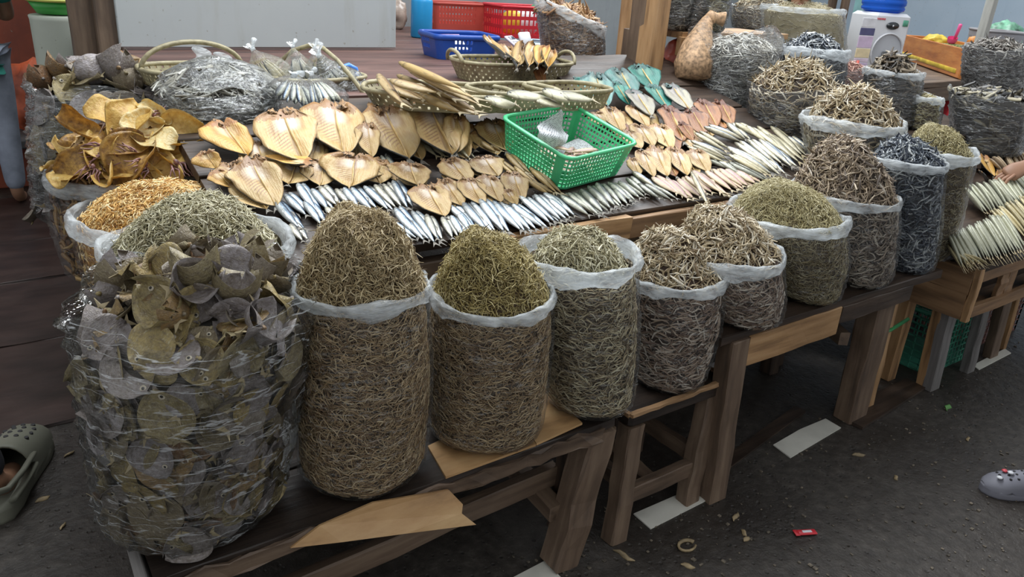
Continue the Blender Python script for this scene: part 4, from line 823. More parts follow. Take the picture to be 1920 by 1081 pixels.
def basket(name, label, cat, M, outline, h, flare, ncell, rows, hole, mat, th=.003, bar=.38, rim=.006, group=None, basemat=None, rimflat=1.0):
    """outline: function n -> bottom outline points; hole(i, r) says whether cell i of row r is open"""
    t = thing(name, label, cat, M, group); n = ncell*2; pts = outline(400); L = len(pts)
    def at(s):
        a = pts[int(s*L) % L]; b = pts[(int(s*L)+1) % L]; return a.lerp(b, s*L-int(s*L))
    S_ = []
    for i in range(ncell): S_ += [i/ncell, (i+bar)/ncell]
    Hs = [0.0]
    for r in range(rows): Hs += [(r+.45)/(rows+.45)*h, (r+1)/(rows+.45)*h]
    Hs = sorted(set([0]+[((r+.4)/(rows+.4))*h for r in range(rows)]+[((r+1.0)/(rows+.4))*h for r in range(rows)]+[h]))
    V, f = [], []
    for z in Hs:
        for s_ in S_:
            p = at(s_); k = 1+flare*z/h; V.append(Vector((p.x*k, p.y*k, z)))
    for r in range(len(Hs)-1):
        for k in range(n):
            if r % 2 == 1 and k % 2 == 1 and hole(k//2, r//2): continue
            j = (k+1) % n; f.append((r*n+k, r*n+j, (r+1)*n+j, (r+1)*n+k))
    o = makeL('wall', V, f, mat, t, smooth=False); sm = o.modifiers.new('thick', 'SOLIDIFY'); sm.thickness = th; sm.offset = 0
    b = outline(48); bv = [Vector((p.x, p.y, .002)) for p in b]+[Vector((p.x, p.y, -.003)) for p in b]
    makeL('base', bv, [tuple(range(48)), tuple(range(95, 47, -1))]+[(i+48, (i+1) % 48+48, (i+1) % 48, i) for i in range(48)], basemat or mat, t, smooth=False)
    rp = [Vector((p.x*(1+flare), p.y*(1+flare), h)) for p in outline(64)]; rv, rf = [], []; m = 8
    for i, p in enumerate(rp):
        d = Vector((p.x, p.y, 0)).normalized()
        for j in range(m): a = 2*pi*j/m; rv.append(p+d*(rim*math.cos(a))+Vector((0, 0, rim*rimflat*math.sin(a))))
    for i in range(64):
        for j in range(m): rf.append((i*m+j, ((i+1) % 64)*m+j, ((i+1) % 64)*m+(j+1) % m, i*m+(j+1) % m))
    makeL('rim', rv, rf, mat, t); return t
GREEN = plain('bright_green_plastic', (.085, .56, .25), .32, .06, 5); BLUEP = plain('blue_plastic', (.012, .07, .36), .35, .08, 5)
REDP = plain('bright_red_plastic', (.62, .03, .045), .35, .08, 5); CORAL = plain('coral_red_plastic', (.50, .075, .055), .45, .08, 5)
WOVEN = wood('woven_olive_cane', (.30, .26, .15), (.42, .37, .23), (.10, .08, .045), .6, .25, 30, 30)
PAPER = MB('printed_newspaper')
_u = PAPER.n('TexCoord').outputs['Object']; _wv = PAPER.n('TexWave', {'wave_type': 'BANDS', 'bands_direction': 'Y'}, Vector=_u, Scale=55.0, Distortion=.4).outputs[0]
_nz = PAPER.noise(_u, 150, 2); _ink = PAPER.math('MULTIPLY', PAPER.ramp(_wv, [(.45, 0.0), (.6, 1.0)]), PAPER.ramp(_nz, [(.42, 0.0), (.55, .75)]))
PAPER = PAPER.bsdf(Base_Color=PAPER.mix(_ink, (.60, .61, .63), (.13, .13, .15)), Roughness=.8)
# green basket standing on the sloping board
up_ = .118
cA, cB, cC, cD = S(937, 216, up_), S(1078, 204, up_), S(1203, 274, up_), S(1056, 296, up_)
yx = ((cC-cB)+(cD-cA)).normalized(); xx = ((cB-cA)+(cC-cD)); xx = (xx-yx*xx.dot(yx)).normalized(); nn = xx.cross(yx)
if nn.z < 0: nn = -nn; xx = -xx
cen = (cA+cB+cC+cD)/4; gw = ((cB-cA).length+(cC-cD).length)/2; gl = ((cC-cB).length+(cD-cA).length)/2
GM = frame(cen-nn*.112, xx, yx, nn)
basket('green_basket', 'bright green perforated plastic basket holding newspaper and pink fish', 'basket', GM, lambda n: rrect(gw/1.11, gl/1.11, .03, n), .115, .14, 84, 7, lambda i, r: (i % 21) not in (0, 20) and r < 7, GREEN, th=.0025, bar=.34, rim=.008, rimflat=.8)
def sheet(name, label, cat, M, w_, l_, mat, seed, amp=.03, n=14, th=.0012):
    r = random.Random(seed); ph = [r.uniform(0, 6) for _ in range(5)]; V = []
    for i in range(n):
        for k in range(n):
            u, v = k/(n-1)-.5, i/(n-1)-.5; V.append(Vector((u*w_, v*l_, amp*(math.sin(5*u+ph[0])*math.cos(4*v+ph[1])+.5*math.sin(9*u+5*v+ph[2])+abs(u+.3*v)*.8))))
    N = n*n; V += [p-Vector((0, 0, th)) for p in V]; f = []
    for i in range(n-1):
        for k in range(n-1): q = i*n+k; f += [(q, q+1, q+n+1, q+n), (q+N+n, q+N+n+1, q+N+1, q+N)]
    return tag(make(name, V, f, mat, None, M), label, cat)
def gb(u, v, z): return GM @ Vector((u*gw/2*.95, v*gl/2*.95, z))
g3 = GM.to_3x3()
sheet('newspaper', 'crumpled newspaper lining the left side of the green basket', 'newspaper', Matrix.Translation(gb(-.30, .05, .025)) @ g3.to_4x4(), gw*.55, gl*.5, PAPER, 3, .012)
sheet('newspaper', 'newspaper sheet standing up at the back of the green basket', 'newspaper', Matrix.Translation(gb(.12, .38 if yx.y > 0 else -.38, .075)) @ g3.to_4x4() @ Matrix.Rotation(1.0 if yx.y > 0 else -1.0, 4, 'X') @ Matrix.Rotation(.5, 4, 'Z'), gw*.42, gl*.34, PAPER, 8, .02)
r = random.Random(4); sg = 1 if yx.y > 0 else -1
for i in range(22):
    p = gb(r.uniform(-.35, .62), sg*r.uniform(-.72, .12), r.uniform(.028, .062)); a = r.uniform(0, 6.28)
    y = (xx*math.cos(a)+yx*math.sin(a)+nn*r.uniform(-.25, .25)).normalized(); n_ = (nn-y*nn.dot(y)).normalized(); q = y.cross(n_); s_ = r.uniform(.09, .13)
    P_pink[i % 2].put(frame(p, q, y, n_, (s_*.9, s_, s_)), 'small pink dried fish lying in the green basket', 'pink fish in the green basket')
# items on the plank platform, z 1.08
ZP = 1.081
def pw(px, py): return ZPt(px, py)
def ZPt(px, py): return Z(px, py, ZP)
def rot_px(a, b):                                   # heading of the floor direction between two pixels on the platform
    p, q = ZPt(*a), ZPt(*b); return math.atan2(q.y-p.y, q.x-p.x)
def woven(label, px, a, b, h, yaw, handles=(), ncell=90, rows=4, z=ZP, tall=.10, group=None, flare=.16):
    c = Z(px[0], px[1], z); M = TR(c, yaw)
    t = basket('woven_basket', label, 'basket', M, lambda n: ellipse(a, b, n, 3.0), h, flare, ncell, rows, lambda i, r: (i+r) % 2 == 0, WOVEN, th=.004, bar=.45, rim=.008, group=group)
    for hd in handles:                               # handle arcs over the narrow ends or across
        k = 1+flare
        if hd == 'across': pts = [(a*k*math.cos(q), 0, h+tall*math.sin(q)) for q in np.linspace(0, pi, 17)]
        else: pts = [(hd*(a*k+.012*math.sin(q)), b*.55*math.cos(q), h-.005+tall*math.sin(q)) for q in np.linspace(0, pi, 13)]
        makeL('handle', *tubem(pts, .008, 8), WOVEN, t)
    return t
woven('long oval woven tray with loop handles holding tan split fish pieces', (958, 148), .225, .135, .075, -.12, (-1, 1), 96, 5, tall=.045)
woven('woven basket with an arched handle under the bag of silver fish', (366, 156), .145, .12, .05, .1, ('across',), 80, 3, tall=.085)
wb2 = woven('woven basket with an arched handle under the tied bags of fish', (592, 160), .15, .11, .035, .2, (), 80, 3)
_h = [Yp(*q) for q in ((505, 165, 2.86), (520, 120, 2.84), (548, 95, 2.82), (580, 85, 2.78), (606, 90, 2.70), (632, 112, 2.62), (658, 143, 2.56), (680, 172, 2.52), (694, 192, 2.50))]
make('handle', *tubem(_h, .008, 8), WOVEN, wb2, Matrix())
woven('woven basket carrying grey olive fish behind the green basket, left one', (960, 200), .13, .10, .06, .0, (), 72, 4)
woven('woven basket carrying grey fish behind the green basket, right one', (1062, 196), .13, .10, .06, .0, (), 72, 4)
woven('shallow woven basket under the pile of long brown fish', (822, 196), .21, .13, .05, -.5, (), 84, 3)
def lay_flat(protos, data, z, tilt=.1):
    for i, (hx, hy, tx, ty, w_, lab, dz) in enumerate(data):
        H, T = Z(hx, hy, z+dz+tilt*.1), Z(tx, ty, z+dz); y = H-T; L = y.length; y /= L; n = (Vector((0, 0, 1))-y*y.z).normalized(); n = (n+Vector((.1, -.35, 0))).normalized(); n = (n-y*n.dot(y)).normalized(); x = y.cross(n); w3 = w_/ppm((H+T)/2)
        protos[i % len(protos)].put(frame((H+T)/2, x, y, n, (w3, L*1.05, (w3+L)*.35)), lab, None)
def lay_whole(protos, data, z, wk=1.0):
    for i, (hx, hy, tx, ty, w_, lab, dz) in enumerate(data):
        r = random.Random(hx+ty); H, T = Z(hx, hy, z+dz+.01), Z(tx, ty, z+dz-.01); y = H-T; L = y.length; y /= L; n = Vector((r.uniform(-.3, .3), -.35, 1)); n = (n-y*n.dot(y)).normalized(); x = y.cross(n); w3 = wk*w_/ppm((H+T)/2)/.2
        protos[i % len(protos)].put(frame((H+T)/2, x, y, n, (w3, L*1.08, w3)), lab, None)
M_grof = fishmat('grey_olive_fish_skin', (.10, .095, .07), (.34, .32, .22), (.46, .43, .29), rough=.45, metal=0, spots=.4)
P_grof = [Proto(fish_proto('grey_olive_fish', 'fish', M_grof, FIN_P, .12, .035, b)) for b in (.02, -.03)]
lay_whole(P_grof, [(912, 186, 972, 196, 34, 'grey olive dried fish lying left on the woven basket', .07), (955, 178, 1040, 186, 32, 'flat grey olive fish lying across both woven baskets', .085), (1020, 172, 1085, 184, 36, 'dark grey fish on the right woven basket', .09), (1050, 180, 1118, 188, 32, 'grey fish at the right end of the right woven basket', .08), (1000, 186, 1062, 200, 26, 'pale olive fish at the front of the woven baskets', .07)], ZP)
lay_flat(P_tan+P_gold, [(946, 86, 975, 122, 38, 'tan split fish at the left end of the oval tray', .09), (985, 82, 968, 132, 36, 'tan split fish piece in the oval tray, second from the left', .085), (1006, 84, 990, 130, 34, 'tan split fish piece in the middle of the oval tray', .10), (1024, 90, 1006, 128, 32, 'tan split fish piece right of the middle of the oval tray', .105), (1034, 94, 1024, 136, 32, 'tan split fish at the right end of the oval tray', .09), (968, 112, 1024, 118, 30, 'tan fish piece lying along the front of the oval tray', .08), (960, 100, 1000, 108, 30, 'pale fish piece at the back of the oval tray', .07)], ZP)
lay_flat(P_tan, [(906, 68, 950, 106, 18, 'tan fish tail sticking up from the oval tray', .13)], ZP)
p = Z(1008, 118, ZP+.10); T = Z(1022, 164, ZP+.015); y = (p-T).normalized(); n = (EYE-p).normalized(); n = (n-y*n.dot(y)).normalized(); P_brown[0].put(frame((p+T)/2, y.cross(n), y, n, (.05, (p-T).length, .08)), 'brown fish strip hanging over the rim of the oval tray')
LB = [(752, 118, 880, 172, 26, .13), (770, 130, 905, 190, 26, .11), (735, 150, 830, 176, 26, .10), (748, 142, 862, 190, 24, .085), (800, 150, 908, 200, 24, .08), (722, 160, 800, 190, 26, .07), (790, 176, 870, 214, 26, .06), (820, 170, 900, 212, 26, .055), (760, 172, 830, 200, 26, .06), (735, 176, 780, 205, 24, .05), (845, 190, 905, 218, 24, .035), (712, 140, 760, 200, 22, .08)]
P_long = [Proto(fish_proto('long_dried_fish', 'fish', fishmat('tan_brown_long_fish_skin', (.12, .065, .025), (.27, .16, .06), (.42, .30, .14), rough=.45, metal=0, spots=.7), FIN_P, .11, .045, b, eye=False)) for b in (.03, -.02)]
for i, (a, b, c, d, w_, dz) in enumerate(LB): lay_whole(P_long if i % 3 else P_brn, [(a, b, c, d, w_, 'long brown fish piled behind the big split fish, '+['topmost one', 'second from the top', 'upper left one', 'third from the top', 'right end one', 'lowest left one', 'lower front one', 'lower right one', 'lower middle one', 'small left one', 'lowest right one', 'upright leftmost one'][i], dz)], ZP)
# tied bags of fish
def tied_bag(label, bot, knot, w_, y, n, protos, flab, grp, seed, fl=.20, fm=FILM_thin):
    B = Yp(*bot, y) if y else S(*bot, .012); K = Yp(*knot, (y+.02) if y else B.y+.10); ax = K-B; L = ax.length; z = ax/L; x = z.orthogonal().normalized(); x = (Vector((1, 0, 0))-z*z.x).normalized(); yv = z.cross(x); rad = w_/ppm(B)/2
    M = frame(B, x, yv, z); r = random.Random(seed); ph = [r.uniform(0, 6) for _ in range(4)]; V, f = [], []; nt = 36
    prof = [(.25, 0), (.72, .02), (.95, .10), (1, .25), (.93, .42), (.72, .60), (.45, .76), (.22, .88), (.10, .96), (.07, 1.0), (.09, 1.03), (.16, 1.08), (.22, 1.14)]
    for i, (q, h) in enumerate(prof):
        for k in range(nt):
            a = 2*pi*k/nt; rr = rad*q*(1+.06*math.sin(5*a+ph[0]+4*h)+.05*math.sin(9*a+ph[1]-7*h)+(.25*math.sin(4*a+ph[2]) if h > 1.02 else 0)); V.append(Vector((rr*math.cos(a), rr*.72*math.sin(a), h*L)))
    for i in range(len(prof)-1):
        for k in range(nt): j = (k+1) % nt; f.append((i*nt+k, i*nt+j, (i+1)*nt+j, (i+1)*nt+k))
    f.append(tuple(range(nt-1, -1, -1)))
    o = make('tied_plastic_bag', V, f, fm, None, M); tag(o, label, 'bag')
    makeL('knot', *joinm([tubem([(.0, 0, L*.97), (0, 0, L*1.03)], [rad*.10, rad*.10], 10), tubem([(0, 0, L*1.0), (rad*.12, 0, L*1.09), (rad*.28, .01, L*1.15)], [rad*.08, rad*.06, rad*.12], 8)]), RIM, o)
    for i in range(n):
        a = -1.1+2.2*(i+.5)/n; u = a/1.1*.62; d = -.45+.5*r.random(); base = M @ Vector((rad*u*1.05, rad*.5*d-.01, L*.10)); top = M @ Vector((rad*u*.35, rad*.2*d, L*.80)); yy_ = (base-top).normalized(); nn_ = (EYE-base).normalized(); nn_ = (nn_-yy_*nn_.dot(yy_)).normalized()
        s_ = min(fl, (top-base).length*1.0); protos[i % len(protos)].put(frame((base+top)/2, yy_.cross(nn_), yy_, nn_, (s_*.95, s_, s_)), flab, grp)
    return o
TB = [((520, 158), (474, 92), 74, 2.72, 4, P_tanf, 'tied clear bag with a pale fish at the left of the bagged fish'), ((566, 150), (549, 88), 56, 2.74, 4, P_sard2, 'tied clear bag standing at the back with its knot upright'), ((612, 158), (590, 90), 62, 2.70, 5, P_tanf, 'tied clear bag at the back right, leaning right'),
      ((548, 200), (552, 140), 92, 2.56, 7, P_dark+P_mack, 'tied clear bag fanned out in front on the left'), ((614, 202), (584, 138), 76, 2.56, 6, P_mack+P_dark, 'tied clear bag with long silver fish in front'), ((650, 186), (598, 104), 84, 2.66, 5, P_dark, 'shiny tied bag of dark fish at the right')]
for i, (b, k, w_, y_, n_, pr, lab) in enumerate(TB): tied_bag(lab, (b[0], b[1]+(13 if i not in (3, 4) else 6)), k, w_*1.25, (y_-.05) if i not in (3, 4) else None, n_+3, pr, 'silvery fish inside a tied clear bag, '+['leftmost bag', 'back upright bag', 'back right bag', 'front fanned bag', 'front long fish bag', 'shiny right bag'][i], 'fish in tied bag '+['leftmost', 'back upright', 'back right', 'front left', 'front long', 'right shiny'][i], i+3, fm=FILM_shiny if i == 5 else FILM_thin)
# pillow bag of flat silver strips
sv = Sack(Yp(412, 226, 2.46), .15, Yp(410, 160, 2.54), .18, Yp(410, 122, 2.54), 41, hp=2.2)
contents(sv, 'dried_silver_fish', 'thin silver dried fish filling the clear bag in the handled basket', 'dried fish', [(q[0]*.6, q[1]*.6, q[2]*.58) for q in SILV], (.06, .055, .05), 1500, 900, .085, .0068, .15, .4, rough=.3, rin=.97, lift=.08)
bag(sv, 'plastic_bag', 'clear bag of thin silver fish in the handled basket', FILM_shiny, top=1.02, crumple=.008, rim=False, extra=.012)
v, f = sv.grid(lambda a, b: sv.heap(a, b, .016, 1.0)+.006*np.sin(24*sv.heap(a, b)[:, [1, 0, 0]]+5*a[:, None]), .0, 1.0, 16, 60, flip=True)
_b = [q for q in COL.objects if q.get('label') == 'clear bag of thin silver fish in the handled basket'][0]; make('film_top', v, [tuple(q) for q in f.tolist()], FILM_shiny, _b, Matrix())
for kx, ky, lab in ((372, 100, 'twisted clear bag end standing over the silver fish, left one'), (412, 110, 'twisted clear bag end standing over the silver fish, right one')):
    p = Yp(kx, ky+22, 2.68); q = Yp(kx+6, ky-4, 2.70); tag(make('bag_knot', *tubem([Vector((0, 0, 0)), (q-p)*.45, (q-p)*.7, q-p], [.030, .012, .014, .032], 12), RIM, None, Matrix.Translation(p)), lab, 'bag')
# blue loop handle lying behind
p = ZPt(650, 158)+Vector((0, 0, .055)); pts = [(-.03, 0, 0), (.01, 0, .012), (.035, 0, .0), (.045, 0, -.035), (.02, 0, -.05), (-.02, 0, -.045)]
tag(make('blue_plastic_loop', *tubem(pts, .010, 8), plain('light_blue_plastic', (.08, .25, .75), .3, .05), None, Matrix.Translation(p)), 'light blue plastic loop behind the tied bags on the platform', 'loop')
# blue bottle
bt = thing('water_bottle', 'bright blue cylindrical bottle standing left of the red basket', 'bottle', ZPt(790, 70)); k = 40/ppm(ZPt(790, 70))/2
SKYB = plain('sky_blue_bottle', (.02, .33, .70), .35, .05)
makeL('body', *lathem([(k*.9, 0), (k, .008), (k, .21), (k*.97, .222), (k*.86, .232)], 28), SKYB, bt); makeL('cap', *lathem([(k*.92, .233), (k*.96, .238), (k*.96, .275), (k*.88, .285)], 28), plain('deep_blue_cap', (.015, .2, .55), .4, .05), bt)
# red baskets and crate
def bpx(px, w): p = ZPt(*px); return p, w/ppm(p)
p, wd = bpx((872, 62), 122)
basket('red_basket', 'coral red round holed plastic basket behind the blue basket', 'basket', TR(p+Vector((0, .13, 0)), -.05), lambda n: rrect(wd*.92, .26, .03, n), .19, .10, 56, 4, lambda i, r: 1 <= r and i % 14 not in (0, 13), CORAL, bar=.5, rim=.010)
p, wd = bpx((1000, 72), 128)
crt = basket('red_crate', 'bright red slotted plastic crate right of the coral basket', 'crate', TR(p+Vector((0, .15, 0)), -.12), lambda n: rrect(wd*.95, .30, .012, n), .20, .05, 44, 3, lambda i, r: not (8 < i % 22 < 13 and r < 2), REDP, bar=.30, rim=.010)
r = random.Random(2)
for i, (c, lab) in enumerate((((.75, .55, .05), 'yellow packet inside the red crate'), ((.75, .76, .78), 'white packet inside the red crate, left one'), ((.72, .70, .72), 'white packet inside the red crate, right one'), ((.05, .32, .15), 'dark green folded packet on top of the red crate'))):
    c0 = p+Vector((-.10+.07*i, .13, .09 if i < 3 else .19)); tag(make('packet', *boxm((0, 0, 0), (.09, .12, .16 if i < 3 else .05), .02), plain('packet_'+lab.split()[0]+str(i), c, .4), None, TR(c0, r.uniform(-.3, .3))), lab, 'packet')
# blue basket with papers and calculators
p, wd = bpx((876, 112), 134); bz_ = rot_px((830, 112), (935, 104))
BB = TR(p+Vector((.02, .12, 0)), -.16)
basket('blue_basket', 'royal blue plastic basket left behind the oval tray', 'basket', BB, lambda n: rrect(wd*.84, .25, .035, n), .105, .14, 56, 3, lambda i, r: 0 < r < 3 and i % 14 in (5, 6, 7, 8, 9), BLUEP, bar=.45, rim=.010, rimflat=1.4)
CARD = plain('white_card', (.70, .71, .74), .6, .05); PINKC = plain('pink_tinted_card', (.75, .45, .55), .6, .05); LILAC = plain('pale_lilac_plastic', (.62, .58, .70), .35, .05); SCREEN = plain('dark_display', (.05, .06, .09), .2, .1)
cd = thing('paper_card', 'white card with a pink edge leaning in the blue basket', 'card', BB @ TR((-.03, .0, .07), .2, .6)); makeL('sheet', *boxm((0, 0, 0), (.13, .11, .003), .001), CARD, cd); makeL('edge_strip', *boxm((0, .052, .002), (.13, .012, .003), .001), PINKC, cd)
def calc(label, px, yaw, col, z):
    t = thing('calculator', label, 'calculator', TR(Z(*px, z), yaw, .55)); makeL('body', *boxm((0, 0, .008), (.085, .13, .016), .006), col, t); makeL('display', *boxm((0, .038, .0165), (.06, .024, .003), .001), SCREEN, t)
    for i in range(4):
        for j in range(4): makeL('key', *boxm((-.028+.0187*i, -.045+.018*j, .018), (.013, .011, .005), .002), CARD, t)
calc('pale lilac calculator leaning behind the oval tray', (966, 84), .5, LILAC, ZP+.05); calc('white and blue calculator lying right of the lilac one', (1008, 90), -.6, plain('pale_blue_plastic', (.45, .58, .72), .35, .05), ZP+.04)
tag(make('white_packet', *boxm((0, 0, 0), (.12, .02, .09), .006), CARD, None, TR(Z(985, 74, ZP+.04), .4, -.4)), 'white packet between the calculators and the red crate', 'packet')
tag(make('white_strip', *boxm((0, 0, 0), (.11, .02, .006), .002), CARD, None, TR(Z(1028, 104, ZP+.075), .1)), 'white strip lying at the right handle of the oval tray', 'paper')
# back left: tray, cup, orange bag, pen, clear bag, tissue
TRAYP = ZPt(655, 60); tt = thing('red_tray', 'thin red plastic tray at the right end of the white panel', 'tray', TRAYP+Vector((0, .12, 0))); makeL('plate', *boxm((0, 0, .006), (.30, .24, .010), .004), REDP, tt); makeL('lip', *joinm([boxm((0, -.118, .014), (.30, .008, .018), .003), boxm((-.148, 0, .014), (.008, .24, .018), .003)]), REDP, tt)
CLEARP = film('clear_hard_plastic', .16, bs=.15, rough=.1, k=1.0, streak=.05)
tag(make('clear_cup', *lathem([(.052, 0), (.056, .004), (.066, .065), (.068, .068)], 24, (True, False)), CLEARP, None, TR(TRAYP+Vector((.02, .12, .013)))), 'clear plastic tub on the red tray', 'tub')
def lump(name, label, cat, M, s, mat, seed, rough=.25, n=(16, 24)):
    r = random.Random(seed); o_ = Vector((r.uniform(0, 50), 0, 0)); V, f = [], []
    for i in range(n[0]+1):
        for k in range(n[1]):
            a, b = pi*i/n[0], 2*pi*k/n[1]; d = Vector((math.sin(a)*math.cos(b), math.sin(a)*math.sin(b), math.cos(a))); q = 1+rough*noise.fractal(d*1.6+o_, 1.0, 2.0, 4)
            V.append(Vector((d.x*s[0]*q, d.y*s[1]*q, (d.z*q+.92)*s[2] if d.z > -.8 else (d.z+.92)*s[2]*.5)))
    for i in range(n[0]):
        for k in range(n[1]): j = (k+1) % n[1]; f.append((i*n[1]+k, i*n[1]+j, (i+1)*n[1]+j, (i+1)*n[1]+k))
    return tag(make(name, V, f, mat, None, M), label, cat)
lump('plastic_carrier_bag', 'crumpled orange plastic bag behind the clear tub', 'bag', TR(ZPt(703, 50)+Vector((0, .06, 0))), (.10, .06, .085), plain('orange_bag_film', (.75, .26, .18), .35, .15, 6), 3, .35)
lump('plastic_carrier_bag', 'clear bag of brown goods left of the blue bottle', 'bag', TR(ZPt(752, 56)+Vector((0, .06, 0))), (.07, .06, .10), plain('cloudy_brown_bag', (.45, .36, .30), .25, .3, 12), 5, .25)
tag(make('pen', *tubem([(0, 0, 0), (.15, -.04, 0), (.165, -.044, 0)], [.010, .011, .004], 10), plain('turquoise_pen', (.03, .42, .52), .3, .1), None, TR(ZPt(712, 52)+Vector((0, 0, .012)))), 'turquoise pen lying in front of the orange bag', 'pen')
sheet('tissue', 'small white crumpled tissue on the planks left of the blue bottle', 'tissue', TR(ZPt(702, 60)+Vector((0, -.02, .012)), .2), .12, .06, CARD, 5, .010)
# bag of brown fish leaning at the right end of the platform
bp = ZPt(1108, 134); bk = Sack(bp+Vector((0, .13, 0)), .13, bp+Vector((-.015, .17, .23)), .165, bp+Vector((.01, .16, .27)), 55, tilt=(-.30, .12), hp=2.0)
contents(bk, 'dried_brown_fish', 'brown dried fish scraps filling the leaning clear bag', 'dried fish', [(.14, .065, .03), (.30, .16, .075), (.45, .28, .14), (.55, .36, .2)], (.11, .06, .035), 900, 500, .075, .009, .25, .9, lift=.5, shell=.02)
bag(bk, 'plastic_bag', 'clear bag of brown fish with its rolled mouth tilted forward', FILM_shiny, rimr=.020, top=1.04)

# ------------------------------------------------------------------ display tables at the rear right
rt = thing('rear_display_table', 'dark wooden table carrying the bags right of the counter', 'table', Vector((3.6, 2.4, 0)))
for y0 in (1.80, 2.06, 2.32, 2.58, 2.84): beam('plank', (2.88, y0+.125, .885), (4.25, y0+.125, .885), .25, .03, W_dark, rt)
for x_, y_ in ((2.95, 1.85), (4.2, 1.85), (2.95, 3.0), (4.2, 3.0)): beam('leg', (x_, y_, 0), (x_, y_, .87), .07, .07, W_dark, rt)
ZT = 1.02; cp = Z(1790, 150, ZT)
ft = thing('far_table', 'far wooden table under the orange box and the white dispenser', 'table', Vector((5, 2.9, 0)))
for y0 in (cp.y-.03, cp.y+.32, cp.y+.67, cp.y+1.02): beam('plank', (4.3, y0+.17, ZT-.02), (6.4, y0+.17, ZT-.02), .34, .036, W_mid, ft)
lg = beam('leg', (cp.x, cp.y, 0), (cp.x, cp.y, ZT-.04), .05, .05, W_mid, ft)
a, b_ = Yp(1784, 182, cp.y), Yp(1768, 246, cp.y); beam('red_leg_sleeve', (cp.x, cp.y, b_.z), (cp.x, cp.y, a.z), .056, .056, REDP, ft)
for x_, y_ in ((4.4, cp.y+1.3), (6.3, cp.y+1.3), (6.3, cp.y+.05)): beam('leg', (x_, y_, 0), (x_, y_, ZT-.04), .05, .05, W_mid, ft)
beam('apron', (4.3, cp.y-.02, ZT-.085), (cp.x-.03, cp.y-.02, ZT-.085), .025, .09, W_mid, ft)
ZR = .902
def rbag(base, bw, rim, rw, peak, seed, z, nm, lab, cat, cols, corec, n1, n2, L, rad, blab, fm=FILM_shiny, name='plastic_bag', rr=0, top=1.04, extra=.012, hp=2.2, rin=.9, **k):
    sk = sack_px(base, z, bw, rim, rw, peak, seed, hp=hp, bulge=.006); contents(sk, nm, lab, cat, cols, corec, n1, n2, L, rad, rin=rin, **k)
    bag(sk, name, blab, fm, top=top, crumple=.007, rim=rr > 0, rimr=rr or .01, extra=0 if rr else extra); return sk
rbag((1380, 240), 148, (1381, 90), 152, (1408, 66), 61, ZR, 'dried_anchovy_heap', 'silver grey anchovies in the big clear bag behind the brown split fish', 'dried fish', SILV, (.06, .055, .045), 2600, 700, .046, .0034, 'big clear bag of silver grey anchovies standing behind the brown split fish', FILM_shiny, top=1.24, extra=.02, hp=1.6, rin=.93, rough=.3, lift=.1)
rbag((1480, 268), 140, (1492, 166), 168, (1508, 116), 62, ZR, 'dried_anchovy_heap', 'brown curly dried fish in the bag right of the big anchovy bag', 'dried fish', TAN, (.05, .035, .025), 900, 700, .06, .0042, 'clear bag of brown curly fish right of the big anchovy bag', lift=.6)
rbag((1595, 320), 150, (1598, 228), 172, (1612, 165), 63, ZR, 'dried_anchovy_heap', 'curled tan dried fish in the bag behind the grey brown anchovies', 'dried fish', TAN, (.05, .035, .025), 700, 800, .06, .0045, 'clear bag of curled tan fish behind the tall grey brown sack', FILM_thin, rr=.018, top=1.02, lift=.5)
rbag((1512, 215), 120, (1522, 98), 122, (1532, 66), 64, ZR, 'dried_blue_fish', 'small blue silver fish in the bag with the slanting mouth', 'dried fish', BLU+[(.7, .72, .72)], (.04, .045, .05), 700, 500, .055, .005, 'clear bag of small blue fish with a slanting mouth', FILM_shiny, rr=.020, rough=.3)
rbag((1668, 240), 88, (1676, 138), 98, (1672, 106), 65, ZR, 'dried_dark_fish', 'dark dried fish in the square clear bag below the orange box', 'dried fish', [(.03, .025, .02), (.09, .07, .05), (.17, .13, .09), (.30, .25, .18)], (.03, .025, .02), 260, 160, .09, .010, 'square clear bag of dark fish below the orange box', rr=.012)
rbag((1728, 246), 50, (1735, 186), 56, (1735, 178), 66, ZR, 'dried_shrimp_fry', 'tan fry in the small clear bag right of the dark fish', 'dried fish', SHR, (.09, .065, .035), 500, 250, .03, .0025, 'small clear bag of tan fry right of the dark fish', FILM_thin, rr=.014)
rbag((1590, 200), 66, (1592, 128), 66, (1592, 118), 67, ZR, 'dried_pink_shrimp', 'pinkish dried shrimp in the bag between the curled fish and the dispenser', 'dried shrimp', [(.30, .14, .11), (.50, .27, .21), (.62, .40, .32)], (.2, .1, .08), 300, 200, .04, .004, 'clear bag of pinkish shrimp in front of the white dispenser', FILM_shiny)
rbag((1505, 168), 140, (1506, 22), 146, (1510, 2), 68, ZR+.0, 'dried_shrimp_fry', 'pale fine fry in the large bag under the face', 'dried fish', [(.34, .29, .17), (.44, .38, .24), (.54, .48, .32)], (.36, .31, .19), 1500, 700, .03, .0022, 'large clear bag of pale fry under the face at the top', FILM_thin, rr=.012)
sh = thing('wooden_rack', 'pale wooden rack with a shelf right of the thick post', 'rack', D(1260, 150, 400)); o_ = D(1262, 62, 385)
zs = o_.z; beam('shelf_board', (o_.x-.05, o_.y+.06, zs), (o_.x+.75, o_.y+.06, zs), .34, .028, W_tan, sh); beam('shelf_front', (o_.x-.08, o_.y-.12, zs-.05), (o_.x+.10, o_.y-.12, zs-.05), .03, .085, W_tan, sh)
zb = D(1262, 150, 400).z; beam('bottom_board', (o_.x-.06, o_.y+.0, zb-.02), (o_.x+.34, o_.y+.0, zb-.02), .34, .03, W_tan, sh); beam('side_leg', (o_.x+.74, o_.y+.2, 0), (o_.x+.74, o_.y+.2, zs), .04, .05, W_mid, sh); beam('side_leg', (o_.x-.1, o_.y+.2, 0), (o_.x-.1, o_.y+.2, zs), .04, .05, W_mid, sh)
